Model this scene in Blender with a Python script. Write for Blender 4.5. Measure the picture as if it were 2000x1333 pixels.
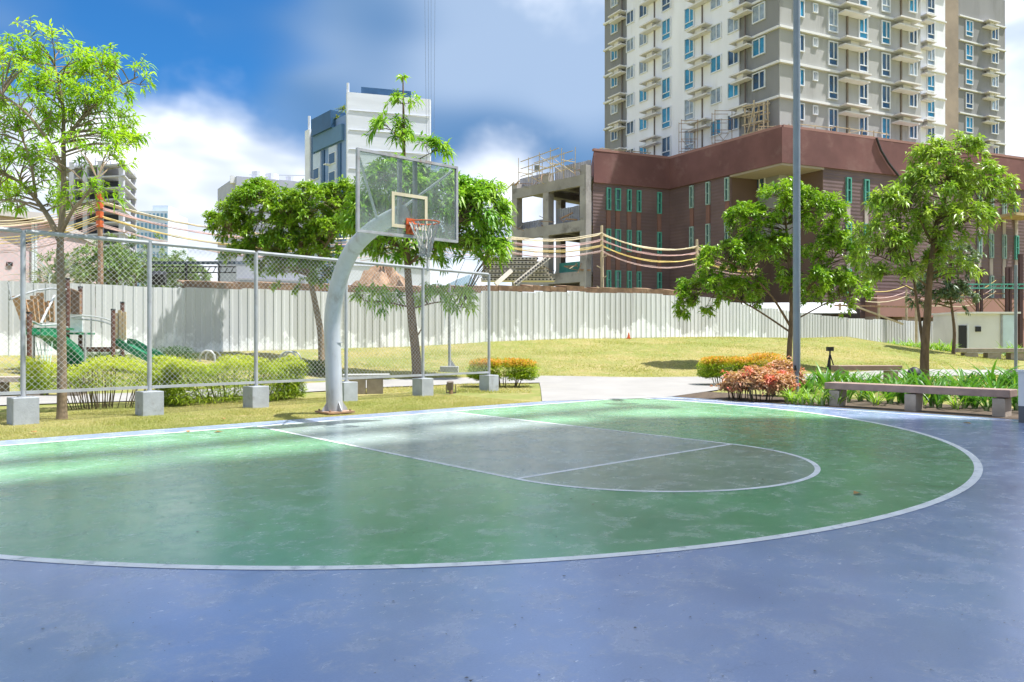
import bpy, bmesh, math, random
import numpy as np
from mathutils import Vector, Matrix

for o in list(bpy.data.objects): bpy.data.objects.remove(o)
SC = bpy.context.scene
COL = SC.collection
R = math.radians
random.seed(7); RNG = np.random.default_rng(7)

# ------------------------------------------------------------------ camera, sky, sun, exposure
F, HX, HY, CH = 1488.0, 1000.0, 666.5, 1.285
cam = bpy.data.cameras.new('camera'); cam.sensor_width = 36; cam.lens = 36*F/2000
cam.clip_start = 0.05; cam.clip_end = 12000
camo = bpy.data.objects.new('camera', cam); COL.objects.link(camo)
camo.location = (0, 0, CH); camo.rotation_euler = (R(90), 0, 0)
SC.camera = camo
SC.render.resolution_x, SC.render.resolution_y = 1024, 682
vs = SC.view_settings
vs.view_transform = 'Standard'; vs.look = 'None'; vs.gamma = 1; vs.use_curve_mapping = False
vs.exposure = 1.45
SC.cycles.max_bounces = 5; SC.cycles.diffuse_bounces = 3; SC.cycles.glossy_bounces = 2; SC.cycles.transmission_bounces = 3; SC.cycles.transparent_max_bounces = 8
SC.cycles.use_adaptive_sampling = True; SC.cycles.adaptive_threshold = .02
SC.cycles.use_denoising = True
SC.cycles.sample_clamp_indirect = 8

SUN_AZ, SUN_EL = math.atan2(.997, -.08), R(67)      # azimuth measured from +Y towards +X
sdir = Vector((math.sin(SUN_AZ)*math.cos(SUN_EL), math.cos(SUN_AZ)*math.cos(SUN_EL), math.sin(SUN_EL)))
sl = bpy.data.lights.new('sun', 'SUN'); sl.energy = 3.1; sl.angle = R(.8); sl.color = (1, .985, .965)
so = bpy.data.objects.new('sun', sl); COL.objects.link(so)
so.rotation_euler = sdir.to_track_quat('Z', 'Y').to_euler(); so.location = (30, 0, 60)

def NT(m):
    m.use_nodes = True; n = m.node_tree; n.nodes.clear(); return n
class G:
    """small helper around a node tree"""
    def __init__(s, nt): s.t = nt; s.n = nt.nodes; s.l = nt.links
    def new(s, typ, **kw):
        nd = s.n.new(typ)
        for k, v in kw.items(): setattr(nd, k, v)
        return nd
    def put(s, inp, v):
        if hasattr(v, 'is_linked') or isinstance(v, bpy.types.NodeSocket): s.l.new(v, inp)
        elif isinstance(v, (tuple, list)) and len(v) == 3 and inp.type == 'RGBA': inp.default_value = (*v, 1)
        else: inp.default_value = v
    def math(s, op, a, b=0.0, c=0.0, clamp=False):
        nd = s.new('ShaderNodeMath', operation=op, use_clamp=clamp)
        for i, v in enumerate((a, b, c)): s.put(nd.inputs[i], v)
        return nd.outputs[0]
    def vmath(s, op, a, b=(0, 0, 0), out=0):
        nd = s.new('ShaderNodeVectorMath', operation=op)
        s.put(nd.inputs[0], a); s.put(nd.inputs[1], b)
        return nd.outputs['Value'] if op in ('LENGTH', 'DOT_PRODUCT', 'DISTANCE') else nd.outputs[0]
    def mix(s, f, a, b, blend='MIX'):
        nd = s.new('ShaderNodeMix', data_type='RGBA', blend_type=blend)
        s.put(nd.inputs[0], f); s.put(nd.inputs[6], a); s.put(nd.inputs[7], b)
        return nd.outputs[2]
    def noise(s, vec, scale, detail=4.0, rough=.55, col=False, dist=0.0):
        nd = s.new('ShaderNodeTexNoise')
        if vec is not None: s.l.new(vec, nd.inputs['Vector'])
        nd.inputs['Scale'].default_value = scale; nd.inputs['Detail'].default_value = detail
        nd.inputs['Roughness'].default_value = rough; nd.inputs['Distortion'].default_value = dist
        return nd.outputs['Color' if col else 'Fac']
    def ramp(s, f, lo, hi, a=0.0, b=1.0):
        nd = s.new('ShaderNodeMapRange', interpolation_type='SMOOTHSTEP')
        for i, v in enumerate((f, lo, hi, a, b)): s.put(nd.inputs[i], v)
        return nd.outputs[0]
    def sep(s, v):
        nd = s.new('ShaderNodeSeparateXYZ'); s.l.new(v, nd.inputs[0]); return nd.outputs
    def scale(s, v, k):
        nd = s.new('ShaderNodeMapping'); s.l.new(v, nd.inputs[0]); nd.inputs['Scale'].default_value = k; return nd.outputs[0]

def pdir(px, py):
    v = Vector(((px-HX)/F, 1, (HY-py)/F)); v.normalize(); return tuple(v)

world = bpy.data.worlds.new('World'); SC.world = world
g = G(NT(world))
tc = g.new('ShaderNodeTexCoord').outputs['Generated']
sky = g.new('ShaderNodeTexSky', sky_type='NISHITA', sun_disc=False, sun_elevation=SUN_EL, sun_rotation=SUN_AZ,
            air_density=1.0, dust_density=.6, ozone_density=2.2)
SKY_S = .1
d = g.vmath('NORMALIZE', tc)
el = g.sep(d)[2]
warp = g.vmath('ADD', d, g.vmath('MULTIPLY', g.vmath('SUBTRACT', g.noise(d, 2.2, 2, col=True), (.5, .5, .5)), (.10, .10, .08)))
wz = g.sep(warp)[2]
# high grey-blue cloud sheet, patchy over the whole sky
veil_n = g.noise(g.scale(warp, (1.0, 1.0, 2.2)), 2.3, 3, .5)
def heap(px, py, w, k):
    dist = g.vmath('DISTANCE', warp, pdir(px, py))
    return g.ramp(dist, 0.0, w, k, 0.0)
def addup(a, terms):
    for t_ in terms: a = g.math('ADD', a, t_)
    return a
veil = g.ramp(addup(veil_n, [heap(1000, 140, .36, .26), heap(200, 20, .30, -.06), heap(1500, 100, .5, .15)]), .36, .66)
# cumulus: heaped near the horizon all round, with bright cover added overhead
cn = g.noise(g.scale(warp, (1, 1, 1.35)), 3.6, 5, .52)
low = g.ramp(wz, .10, .34, .22, -.13)
hs = [heap(330, 180, .24, .27), heap(2100, 150, .32, .30), heap(90, 260, .22, .14), heap(560, 300, .16, .14), heap(950, 345, .11, .18), heap(1260, -40, .34, .16),
      heap(120, 0, .26, -.16), heap(640, 110, .22, -.14), heap(900, 215, .22, -.16), heap(1130, 235, .16, -.14)]
cum = addup(cn, [low, g.ramp(wz, .42, .60, 0, .28)]+hs)      # extra bright cloud above the view, added to lift ambient light
cumf = g.ramp(cum, .46, .76)
shade = g.ramp(g.noise(g.scale(warp, (1, 1, 2)), 5.0, 3, .6), .34, .68)
white = g.mix(shade, (2.9, 3.25, 3.9), (6.0, 6.1, 6.3))
blue = g.mix(1.0, sky.outputs[0], (.125, .38, .60), 'MULTIPLY')
veilc = g.mix(g.ramp(addup(g.noise(g.scale(warp, (1, 1, 2)), 2.6, 2), [heap(1050, 0, .22, .16), heap(1150, 120, .16, .16), heap(900, 130, .10, .10), heap(1000, 240, .18, -.10)]), .40, .72), (.50, 1.08, 2.05), (1.75, 2.3, 3.15))
base = g.mix(g.math('MULTIPLY', veil, .9), blue, veilc)
skyc = g.mix(cumf, base, white)
bg = g.new('ShaderNodeBackground'); g.l.new(skyc, bg.inputs[0]); bg.inputs[1].default_value = SKY_S
g.l.new(bg.outputs[0], g.new('ShaderNodeOutputWorld').inputs[0])

# ------------------------------------------------------------------ materials
MATS = {}
def mat(name, col, rough=.7, var=.12, vscale=3.0, spec=.4, metal=0.0, bump=0.0, bscale=40.0, dirt=None, dirt_amt=.0, dscale=1.2, space='Object', stretch=(1, 1, 1)):
    if name in MATS: return MATS[name]
    m = bpy.data.materials.new(name); g = G(NT(m))
    v = g.scale(g.new('ShaderNodeTexCoord').outputs[space], stretch)
    if space == 'Object':
        oi = g.new('ShaderNodeObjectInfo').outputs['Random']
        off = g.new('ShaderNodeCombineXYZ'); g.put(off.inputs[0], g.math('MULTIPLY', oi, 37)); g.put(off.inputs[1], g.math('MULTIPLY', oi, 91))
        v = g.vmath('ADD', v, off.outputs[0])
    n = g.noise(v, vscale, 5, .6)
    c = g.mix(g.ramp(n, .25, .75), tuple(x*(1-var) for x in col), tuple(min(1, x*(1+var)) for x in col))
    if dirt is not None:
        dn = g.ramp(g.noise(v, dscale, 6, .65), .52, .72)
        c = g.mix(g.math('MULTIPLY', dn, dirt_amt), c, dirt)
    p = g.new('ShaderNodeBsdfPrincipled'); g.put(p.inputs['Base Color'], c)
    g.put(p.inputs['Roughness'], g.ramp(n, .2, .8, max(.02, rough-.07), min(1, rough+.07)))
    p.inputs['Specular IOR Level'].default_value = spec; p.inputs['Metallic'].default_value = metal
    if bump:
        b = g.new('ShaderNodeBump'); b.inputs['Strength'].default_value = bump; b.inputs['Distance'].default_value = .01
        g.put(b.inputs['Height'], g.noise(v, bscale, 4, .6)); g.l.new(b.outputs[0], p.inputs['Normal'])
    g.l.new(p.outputs[0], g.new('ShaderNodeOutputMaterial').inputs[0])
    MATS[name] = m; return m

def leafmat(name, c1, c2, c3=None, trans=.32, rough=.42, spec=.4):
    """leaf: colour drifts from leaf to leaf; part of the light passes through"""
    if name in MATS: return MATS[name]
    m = bpy.data.materials.new(name); g = G(NT(m))
    a = g.new('ShaderNodeAttribute', attribute_name='rnd').outputs['Fac']
    c = g.mix(a, c1, c2)
    if c3 is not None: c = g.mix(g.new('ShaderNodeAttribute', attribute_name='tip').outputs['Fac'], c, c3)
    p = g.new('ShaderNodeBsdfPrincipled'); g.put(p.inputs['Base Color'], c)
    p.inputs['Roughness'].default_value = rough; p.inputs['Specular IOR Level'].default_value = spec
    t = g.new('ShaderNodeBsdfTranslucent'); g.put(t.inputs[0], g.mix(1.0, c, (1.25, 1.35, .6), 'MULTIPLY'))
    mx = g.new('ShaderNodeMixShader'); mx.inputs[0].default_value = trans
    g.l.new(p.outputs[0], mx.inputs[1]); g.l.new(t.outputs[0], mx.inputs[2])
    g.l.new(mx.outputs[0], g.new('ShaderNodeOutputMaterial').inputs[0])
    MATS[name] = m; return m

def courtmat(name, col, worn, wet=.13):
    m = bpy.data.materials.new(name); g = G(NT(m))
    v = g.new('ShaderNodeTexCoord').outputs['Object']
    big = g.noise(v, .55, 4, .6); mid = g.noise(v, 3.4, 7, .72, dist=.3); fine = g.noise(v, 34, 5, .7)
    c = g.mix(g.ramp(big, .3, .7), tuple(x*.86 for x in col), tuple(x*1.12 for x in col))
    c = g.mix(g.math('MULTIPLY', g.ramp(g.math('ADD', mid, g.math('MULTIPLY', fine, .22)), .60, .71), .28), c, worn)      # rubbed paint
    sc = g.ramp(g.noise(g.scale(v, (1, 2.6, 1)), 9.0, 8, .78), .61, .63)
    c = g.mix(g.math('MULTIPLY', g.math('MULTIPLY', sc, g.ramp(big, .42, .58)), .8), c, tuple(min(1, x*1.5+.12) for x in worn))  # pale scuffs
    gr = g.ramp(g.noise(v, 30, 3, .6), .68, .74)
    gr = g.math('MULTIPLY', gr, g.ramp(g.noise(v, 2.1, 3), .46, .62))
    c = g.mix(1.0, c, g.mix(g.noise(v, 85, 4, .8), (.80, .80, .80), (1.18, 1.18, 1.18)), 'MULTIPLY')      # sand in the paint
    st = g.ramp(g.noise(v, 1.15, 5, .7, dist=.8), .60, .70); c = g.mix(g.math('MULTIPLY', st, .16), c, (.13, .125, .12))      # stains
    c = g.mix(g.math('MULTIPLY', gr, .8), c, (.045, .04, .035))                                     # specks of grit
    vr = g.new('ShaderNodeTexVoronoi', feature='DISTANCE_TO_EDGE'); g.l.new(g.vmath('ADD', v, g.vmath('MULTIPLY', g.noise(v, 1.6, 5, .7, col=True), (.9, .9, 0))), vr.inputs['Vector']); vr.inputs['Scale'].default_value = .30
    c = g.mix(g.math('MULTIPLY', g.ramp(vr.outputs['Distance'], .0022, .0010), g.ramp(big, .42, .55, 0, .25)), c, tuple(x*.35 for x in col))      # hairline cracks
    p = g.new('ShaderNodeBsdfPrincipled'); g.put(p.inputs['Base Color'], c)
    g.put(p.inputs['Roughness'], g.math('ADD', g.ramp(mid, .35, .75, wet, wet+.17), g.math('MULTIPLY', fine, .07)))
    p.inputs['Specular IOR Level'].default_value = .75
    b = g.new('ShaderNodeBump'); b.inputs['Strength'].default_value = .07; b.inputs['Distance'].default_value = .004
    g.put(b.inputs['Height'], g.math('ADD', g.noise(v, 140, 3, .6), g.math('MULTIPLY', mid, .7))); g.l.new(b.outputs[0], p.inputs['Normal'])
    g.l.new(p.outputs[0], g.new('ShaderNodeOutputMaterial').inputs[0])
    MATS[name] = m; return m

M_BLUE = courtmat('court_blue', (.275, .350, .540), (.47, .49, .53))
M_GREEN = courtmat('court_green', (.155, .385, .205), (.44, .50, .45))
M_KEY = courtmat('court_key', (.31, .40, .375), (.48, .50, .49))
M_CIRC = courtmat('court_circle', (.26, .36, .275), (.44, .45, .41))
M_LINE = mat('line_paint', (.80, .81, .80), .45, .10, 5, dirt=(.24, .30, .32), dirt_amt=.75, dscale=9, space='Object')
M_STEEL = mat('grey_painted_steel', (.36, .375, .385), .45, .12, 4, dirt=(.24, .22, .2), dirt_amt=.35, dscale=5)
M_POLE = mat('pole_paint', (.46, .48, .485), .42, .10, 2.5, dirt=(.27, .24, .20), dirt_amt=.6, dscale=4.5, stretch=(1, 1, .4))
M_LAMP = mat('lamp_post_paint', (.21, .245, .27), .4, .08, 3)
M_GALV = mat('galvanised_wire', (.55, .56, .55), .45, .1, 3, metal=.25)
M_CONC = mat('concrete', (.40, .40, .38), .85, .14, 3, bump=.25, bscale=60, dirt=(.22, .21, .19), dirt_amt=.45, dscale=2.2)
M_FOOT = mat('footing_paint', (.38, .405, .43), .75, .14, 4, bump=.4, bscale=40, dirt=(.20, .18, .155), dirt_amt=.75, dscale=3.5)
M_PATH = mat('path_concrete', (.31, .295, .275), .85, .10, .8, bump=.3, bscale=50, dirt=(.31, .29, .26), dirt_amt=.5, dscale=.6)
M_BENCH = mat('bench_stone', (.30, .205, .165), .8, .16, 6, bump=.3, bscale=70, dirt=(.19, .16, .14), dirt_amt=.4, dscale=3)
M_BENCHL = mat('bench_leg', (.40, .33, .265), .85, .14, 5, bump=.3, bscale=60, dirt=(.2, .17, .14), dirt_amt=.4, dscale=3)
M_RUST = mat('rusty_steel', (.33, .20, .12), .8, .3, 8, dirt=(.42, .40, .38), dirt_amt=.6, dscale=6)
M_ORANGE = mat('orange_paint', (.62, .13, .035), .5, .2, 8, dirt=(.25, .09, .05), dirt_amt=.5, dscale=7)
M_CREAM = mat('cream_paint', (.66, .58, .38), .6, .1, 5)
M_ROPE = mat('dirty_rope', (.46, .45, .41), .95, .25, 20)
M_BARK = mat('bark', (.17, .115, .07), .9, .35, 9, bump=.9, bscale=28, stretch=(1, 1, .35))
M_BARKL = mat('bark_light', (.27, .20, .13), .9, .3, 9, bump=.9, bscale=26, stretch=(1, 1, .35))
M_TWIG = mat('twig', (.13, .10, .055), .9, .25, 9)
M_WOOD = mat('playground_post', (.135, .060, .042), .65, .2, 5)
M_PLANK = mat('playground_plank', (.50, .29, .15), .7, .15, 6)
M_PGREEN = mat('green_plastic', (.012, .20, .085), .35, .12, 3)
M_GLASSD = mat('dark_window_glass', (.055, .095, .15), .12, .5, .6, spec=.8)
M_GLASSB = mat('blue_window_glass', (.05, .25, .42), .12, .4, .6, spec=.8)
M_GREENG = mat('green_frame', (.10, .36, .28), .5, .2, 3)
M_WFRAME = mat('window_frame', (.72, .74, .76), .5, .05)
M_WHITEW = mat('white_wall', (.74, .72, .68), .8, .05, .5, dirt=(.56, .54, .5), dirt_amt=.35, dscale=.4)
M_BLACK = mat('black_metal', (.025, .025, .027), .55, .2)
M_SOIL = mat('soil', (.095, .068, .045), .95, .4, 6, bump=.8, bscale=25)
# ------------------------------------------------------------------ geometry helpers
class MB:
    def __init__(s): s.v = []; s.f = []
    def add(s, vs, fs):
        k = len(s.v); s.v += [tuple(p) for p in vs]; s.f += [tuple(i+k for i in f) for f in fs]; return s
    def box(s, c, size, rz=0.0, rx=0.0, ry=0.0):
        hx, hy, hz = size[0]/2, size[1]/2, size[2]/2
        m = Matrix.Translation(c) @ Matrix.Rotation(rz, 4, 'Z') @ Matrix.Rotation(ry, 4, 'Y') @ Matrix.Rotation(rx, 4, 'X')
        P = [m @ Vector((x, y, z)) for x in (-hx, hx) for y in (-hy, hy) for z in (-hz, hz)]
        return s.add(P, [(0, 1, 3, 2), (4, 6, 7, 5), (0, 4, 5, 1), (2, 3, 7, 6), (0, 2, 6, 4), (1, 5, 7, 3)])
    def bar(s, a, b, w, h=None, up=(0, 0, 1)):
        """rectangular bar from a to b"""
        a, b = Vector(a), Vector(b); h = h or w; t = (b-a).normalized(); u = Vector(up)
        if abs(t.dot(u)) > .98: u = Vector((1, 0, 0))
        x = t.cross(u).normalized()*w/2; y = x.cross(t).normalized()*h/2
        P = [p+sx*x+sy*y for p in (a, b) for sx, sy in ((-1, -1), (1, -1), (1, 1), (-1, 1))]
        return s.add(P, [(3, 2, 1, 0), (4, 5, 6, 7), (0, 1, 5, 4), (1, 2, 6, 5), (2, 3, 7, 6), (3, 0, 4, 7)])
    def tube(s, pts, rad, n=8, cap=True):
        pts = [Vector(p) for p in pts]
        if not isinstance(rad, (list, tuple)): rad = [rad]*len(pts)
        t0 = (pts[1]-pts[0]).normalized(); u = t0.orthogonal().normalized(); k = len(s.v)
        for i, p in enumerate(pts):
            t = ((pts[min(i+1, len(pts)-1)]-pts[max(i-1, 0)])).normalized()
            u = (u-t*u.dot(t)).normalized(); w = t.cross(u)
            for j in range(n):
                a = 2*math.pi*j/n; s.v.append(tuple(p+(u*math.cos(a)+w*math.sin(a))*rad[i]))
        for i in range(len(pts)-1):
            for j in range(n):
                s.f.append((k+i*n+j, k+i*n+(j+1) % n, k+(i+1)*n+(j+1) % n, k+(i+1)*n+j))
        if cap:
            s.f.append(tuple(k+j for j in range(n))[::-1]); s.f.append(tuple(k+(len(pts)-1)*n+j for j in range(n)))
        return s
    def prism(s, poly, z0, z1):
        n = len(poly); a = sum(poly[i][0]*poly[(i+1) % n][1]-poly[(i+1) % n][0]*poly[i][1] for i in range(n))
        if a < 0: poly = poly[::-1]
        P = [(x, y, z0) for x, y in poly]+[(x, y, z1) for x, y in poly]
        return s.add(P, [tuple(range(n))[::-1], tuple(range(n, 2*n))]+[(i, (i+1) % n, n+(i+1) % n, n+i) for i in range(n)])
    def mesh(s, name, m, smooth=False, bevel=0):
        me = bpy.data.meshes.new(name); me.from_pydata(s.v, [], s.f)
        if bevel:
            bm = bmesh.new(); bm.from_mesh(me)
            bmesh.ops.bevel(bm, geom=[e for e in bm.edges], offset=bevel, segments=2, affect='EDGES', profile=.6)
            bm.to_mesh(me); bm.free()
        me.materials.append(m)
        if smooth:
            me.polygons.foreach_set('use_smooth', [True]*len(me.polygons))
            me.set_sharp_from_angle(angle=R(40))
        me.update(); return me
    def build(s, name, m, parent=None, smooth=False, bevel=0):
        return obj(name, s.mesh(name, m, smooth, bevel), parent)
def obj(name, me, parent=None, loc=None, rz=None):
    o = bpy.data.objects.new(name, me); COL.objects.link(o)
    if parent is not None: o.parent = parent
    if loc is not None: o.location = loc
    if rz is not None: o.rotation_euler = (0, 0, rz)
    return o
def tag(o, label=None, cat=None, group=None, kind=None):
    if label: o['label'] = label
    if cat: o['category'] = cat
    if group: o['group'] = group
    if kind: o['kind'] = kind
    return o
def thing(name, label, cat, loc=(0, 0, 0), rz=0.0, group=None):
    o = bpy.data.objects.new(name, None); COL.objects.link(o); o.location = loc; o.rotation_euler = (0, 0, rz); o.empty_display_size = .2
    return tag(o, label, cat, group)
def npmesh(name, V, Fc, m, attrs=None):
    """triangles from numpy arrays, with float point attributes"""
    me = bpy.data.meshes.new(name); nv, nf = len(V), len(Fc)
    me.vertices.add(nv); me.vertices.foreach_set('co', np.ascontiguousarray(V, dtype=np.float32).ravel())
    me.loops.add(nf*3); me.loops.foreach_set('vertex_index', np.ascontiguousarray(Fc, dtype=np.int32).ravel())
    me.polygons.add(nf); me.polygons.foreach_set('loop_start', np.arange(0, nf*3, 3, dtype=np.int32))
    for k, a in (attrs or {}).items():
        at = me.attributes.new(k, 'FLOAT', 'POINT'); at.data.foreach_set('value', np.ascontiguousarray(a, dtype=np.float32))
    me.materials.append(m); me.update(calc_edges=True); me.validate(); return me

# photo pixel + distance -> place in the scene (used only to read off positions)
def at(px, py, Y): return Vector(((px-HX)/F*Y, Y, CH+(HY-py)/F*Y))
def gp(px, py, z=0.0):
    Y = F*(CH-z)/(py-HY); return Vector(((px-HX)/F*Y, Y, z))

# court axes: U along the base line (to the far right), V out into the court
CA = R(48.5); UX, UY = math.sin(CA), math.cos(CA); VX, VY = math.cos(CA), -math.sin(CA); OX, OY = -2.477, 12.654
def W(u, v, z=0.0): return Vector((OX+u*UX+v*VX, OY+u*UY+v*VY, z))
CRZ = math.atan2(UY, UX)      # rotation that lays local x along U

# ------------------------------------------------------------------ terrain
TP = np.array([(-20, 5, 0), (-9, 12, 0), (-14, 15, .05), (-14, 17, .15), (-12, 18.5, .18), (-13, 20, .30), (-13, 23, .50), (-14.6, 25.9, .90), (-16, 23.8, .86), (-20, 18, .6), (-12.5, 27.7, .90), (-9.7, 29, .93),
    (-6.7, 32.2, 1.05), (-1.2, 35.7, 1.28), (2.55, 38, 1.42), (8.8, 41, 1.50), (0, 24, 0), (6, 24.5, 0), (-4.5, 21, .02), (-7, 19, .05), (-2, 24, .04), (12, 26, .0), (19, 30.5, .0), (25, 33, 0), (-3, 29, .50), (-8, 24, .35),
    (3, 31, .72), (8, 33, .80), (18.4, 42, 1.52), (12, 40, 1.5), (24, 42, .66), (27, 40, .48), (15.2, 47, 1.0), (20.6, 51, .67), (25.4, 54, .5), (32.9, 57.6, .4), (40, 58, .4), (28, 38, .35), (20, 35, .45), (14, 35, .95),
    (60, 60, .4), (60, 20, 0), (20, 15, 0), (-40, 40, 1), (0, 60, 1), (-40, 0, 0), (0, -30, 0), (80, 100, .5), (-80, 100, 1), (0, 14, 0), (10, 14, 0), (8, 20, 0), (14, 22, 0), (-4, 16.5, 0), (4, 19, 0)], float)
_D = np.hypot(TP[:, None, 0]-TP[None, :, 0], TP[:, None, 1]-TP[None, :, 1]); _w = np.linalg.solve(_D+np.eye(len(TP))*.25, TP[:, 2])
def tz_np(X, Y):
    X = np.asarray(X, float); Y = np.asarray(Y, float)
    r = np.hypot(X[..., None]-TP[:, 0], Y[..., None]-TP[:, 1]) @ _w
    V = (X-OX)*VX+(Y-OY)*VY; U = (X-OX)*UX+(Y-OY)*UY
    dist = np.maximum(np.maximum(-V-.6, U-7.9), 0)          # metres beyond the court's edge
    dist = np.where((V > -.6) & (U < 7.9), 0, dist)
    t = np.clip(dist/7, 0, 1); t = t*t*(3-2*t)
    far = np.clip((np.hypot(X, Y)-120)/150, 0, 1)
    return np.clip(r, 0, 1.7)*t*(1-far)+.4*far-.022
def tz(X, Y): return float(tz_np(X, Y))
def axis(a, b, step, far):
    c = list(np.arange(a, b+1e-6, step)); s = step
    lo, hi = [a], [b]
    while lo[-1] > -far: s *= 1.45; lo.append(lo[-1]-s); hi.append(hi[-1]+s)
    return np.array(lo[:0:-1]+c+hi[1:])
gx, gy = axis(-24, 42, .6, 5000), axis(-8, 66, .6, 5000)
GX, GY = np.meshgrid(gx, gy); GZ = tz_np(GX, GY)
GZ += .012*(np.sin(GX*1.7+GY*.6)*np.sin(GY*1.3-GX*.4))*np.clip((GY-16)/6, 0, 1)*(np.hypot(GX, GY) < 100)
nx, ny = len(gx), len(gy); ids = np.arange(nx*ny).reshape(ny, nx)
A_, B_, C_, D_ = ids[:-1, :-1].ravel(), ids[:-1, 1:].ravel(), ids[1:, 1:].ravel(), ids[1:, :-1].ravel()
def lawnmat():
    m = bpy.data.materials.new('lawn'); g = G(NT(m)); v = g.new('ShaderNodeTexCoord').outputs['Object']
    a = g.noise(v, .35, 5, .6); b = g.noise(v, 2.3, 5, .65); f = g.noise(g.scale(v, (1, 1, 1)), 60, 3, .7)
    c = g.mix(g.ramp(a, .34, .64), (.335, .285, .115), (.215, .240, .065))
    c = g.mix(g.math('MULTIPLY', g.ramp(b, .52, .70), .85), c, (.40, .315, .165))
    c = g.mix(g.math('MULTIPLY', g.ramp(b, .46, .28), .6), c, (.16, .215, .045))
    c = g.mix(1.0, c, g.mix(g.noise(g.scale(v, (1, 1, 1)), 9, 5, .75), (.62, .62, .62), (1.34, 1.34, 1.34)), 'MULTIPLY')
    p = g.new('ShaderNodeBsdfPrincipled'); g.put(p.inputs['Base Color'], c); p.inputs['Roughness'].default_value = .95; p.inputs['Specular IOR Level'].default_value = .15
    bp = g.new('ShaderNodeBump'); bp.inputs['Strength'].default_value = .8; bp.inputs['Distance'].default_value = .03
    g.put(bp.inputs['Height'], g.math('ADD', g.noise(v, 30, 5, .75), g.noise(v, 4, 3))); g.l.new(bp.outputs[0], p.inputs['Normal'])
    g.l.new(p.outputs[0], g.new('ShaderNodeOutputMaterial').inputs[0]); return m
M_LAWN = lawnmat()
lawn = obj('lawn', npmesh('lawn', np.stack([GX.ravel(), GY.ravel(), GZ.ravel()], 1), np.concatenate([np.stack([A_, B_, C_], 1), np.stack([A_, C_, D_], 1)]), M_LAWN))
lawn.data.polygons.foreach_set('use_smooth', [True]*len(lawn.data.polygons))
tag(lawn, 'sunlit yellow green lawn rising to the white corrugated fence', 'lawn', kind='structure')

def drape(name, left, right, m, lift, sub=6):
    """ribbon between two polylines laid on the terrain"""
    def res(pl):
        out = []
        for a, b in zip(pl[:-1], pl[1:]):
            for i in range(sub): out.append((a[0]+(b[0]-a[0])*i/sub, a[1]+(b[1]-a[1])*i/sub))
        return out+[tuple(pl[-1][:2])]
    l, r = res(left), res(right); n = 5; mb = MB()
    for (a, b) in zip(l, r):
        for k in range(n+1):
            x, y = a[0]+(b[0]-a[0])*k/n, a[1]+(b[1]-a[1])*k/n; mb.v.append((x, y, tz(x, y)+lift))
    for i in range(len(l)-1):
        for k in range(n): q = i*(n+1)+k; mb.f.append((q, q+1, q+n+2, q+n+1))
    return mb.build(name, m, smooth=True)

# ------------------------------------------------------------------ the court
court = thing('court', 'blue and green painted basketball court with white lines', 'court')
court['kind'] = 'structure'
court.location = W(0, 0); court.rotation_euler = (0, 0, math.atan2(UY, UX))
# local frame: x = U, y = -V
slab = MB(); slab.prism([(-26, .6), (7.9, .6), (7.9, -30), (-26, -30)], -.12, 0)
slab.build('slab', M_BLUE, court)
R3, C3, LW = 7.0, 1.8, .055
def arc(cx, cy, r, a0, a1, n): return [(cx+r*math.cos(R(a0+(a1-a0)*i/n)), cy+r*math.sin(R(a0+(a1-a0)*i/n))) for i in range(n+1)]
def sheet(name, poly, m, z):
    mb = MB(); n = len(poly); mb.add([(x, y, z) for x, y in poly], [tuple(range(n))])
    a = sum(poly[i][0]*poly[(i+1) % n][1]-poly[(i+1) % n][0]*poly[i][1] for i in range(n))
    if a < 0: mb.f = [mb.f[0][::-1]]
    return mb.build(name, m, court)
def stripe(pts, w, z, closed=False):
    mb = MB(); n = len(pts)
    for i, p in enumerate(pts):
        a = Vector(pts[max(i-1, 0)]); b = Vector(pts[min(i+1, n-1)]); t = (b-a).normalized(); nrm = Vector((-t.y, t.x))*w/2
        mb.v += [(p[0]+nrm.x, p[1]+nrm.y, z), (p[0]-nrm.x, p[1]-nrm.y, z)]
    for i in range(n-1): mb.f.append((2*i, 2*i+1, 2*i+3, 2*i+2))
    return mb.build('line', M_LINE, court)
a3 = arc(0, -C3, R3, 180, 360, 96)
sheet('green_area', [(-R3, 0)]+a3+[(R3, 0)], M_GREEN, .0012)
KW, KD = 1.8, 5.83
sheet('key_area', [(-KW, 0), (-KW, -KD), (KW, -KD), (KW, 0)], M_KEY, .0022)
sheet('circle_area', arc(0, -KD, KW, 180, 360, 48), M_CIRC, .0022)
stripe([(-R3, 0)]+a3+[(R3, 0)], .075, .0032)
stripe([(-KW, 0), (-KW, -KD)]+arc(0, -KD, KW, 180, 360, 48)+[(KW, -KD), (KW, 0)], LW, .0036)
stripe([(-KW+LW/2, -KD), (KW-LW/2, -KD)], LW, .0034)
stripe([(-16, 0), (7.5, 0)], .06, .0042)
stripe([(7.5, .03), (7.5, -28)], .06, .0046)

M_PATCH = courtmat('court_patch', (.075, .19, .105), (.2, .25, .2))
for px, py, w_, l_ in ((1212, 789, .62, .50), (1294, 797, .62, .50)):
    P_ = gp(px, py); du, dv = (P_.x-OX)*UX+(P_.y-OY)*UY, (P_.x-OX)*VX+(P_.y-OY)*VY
    sheet('dark_patch', [(du-w_/2, -dv-l_/2), (du+w_/2, -dv-l_/2), (du+w_/2, -dv+l_/2), (du-w_/2, -dv+l_/2)], M_PATCH, .0024)  # darker green rectangle laid over the green area
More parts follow.
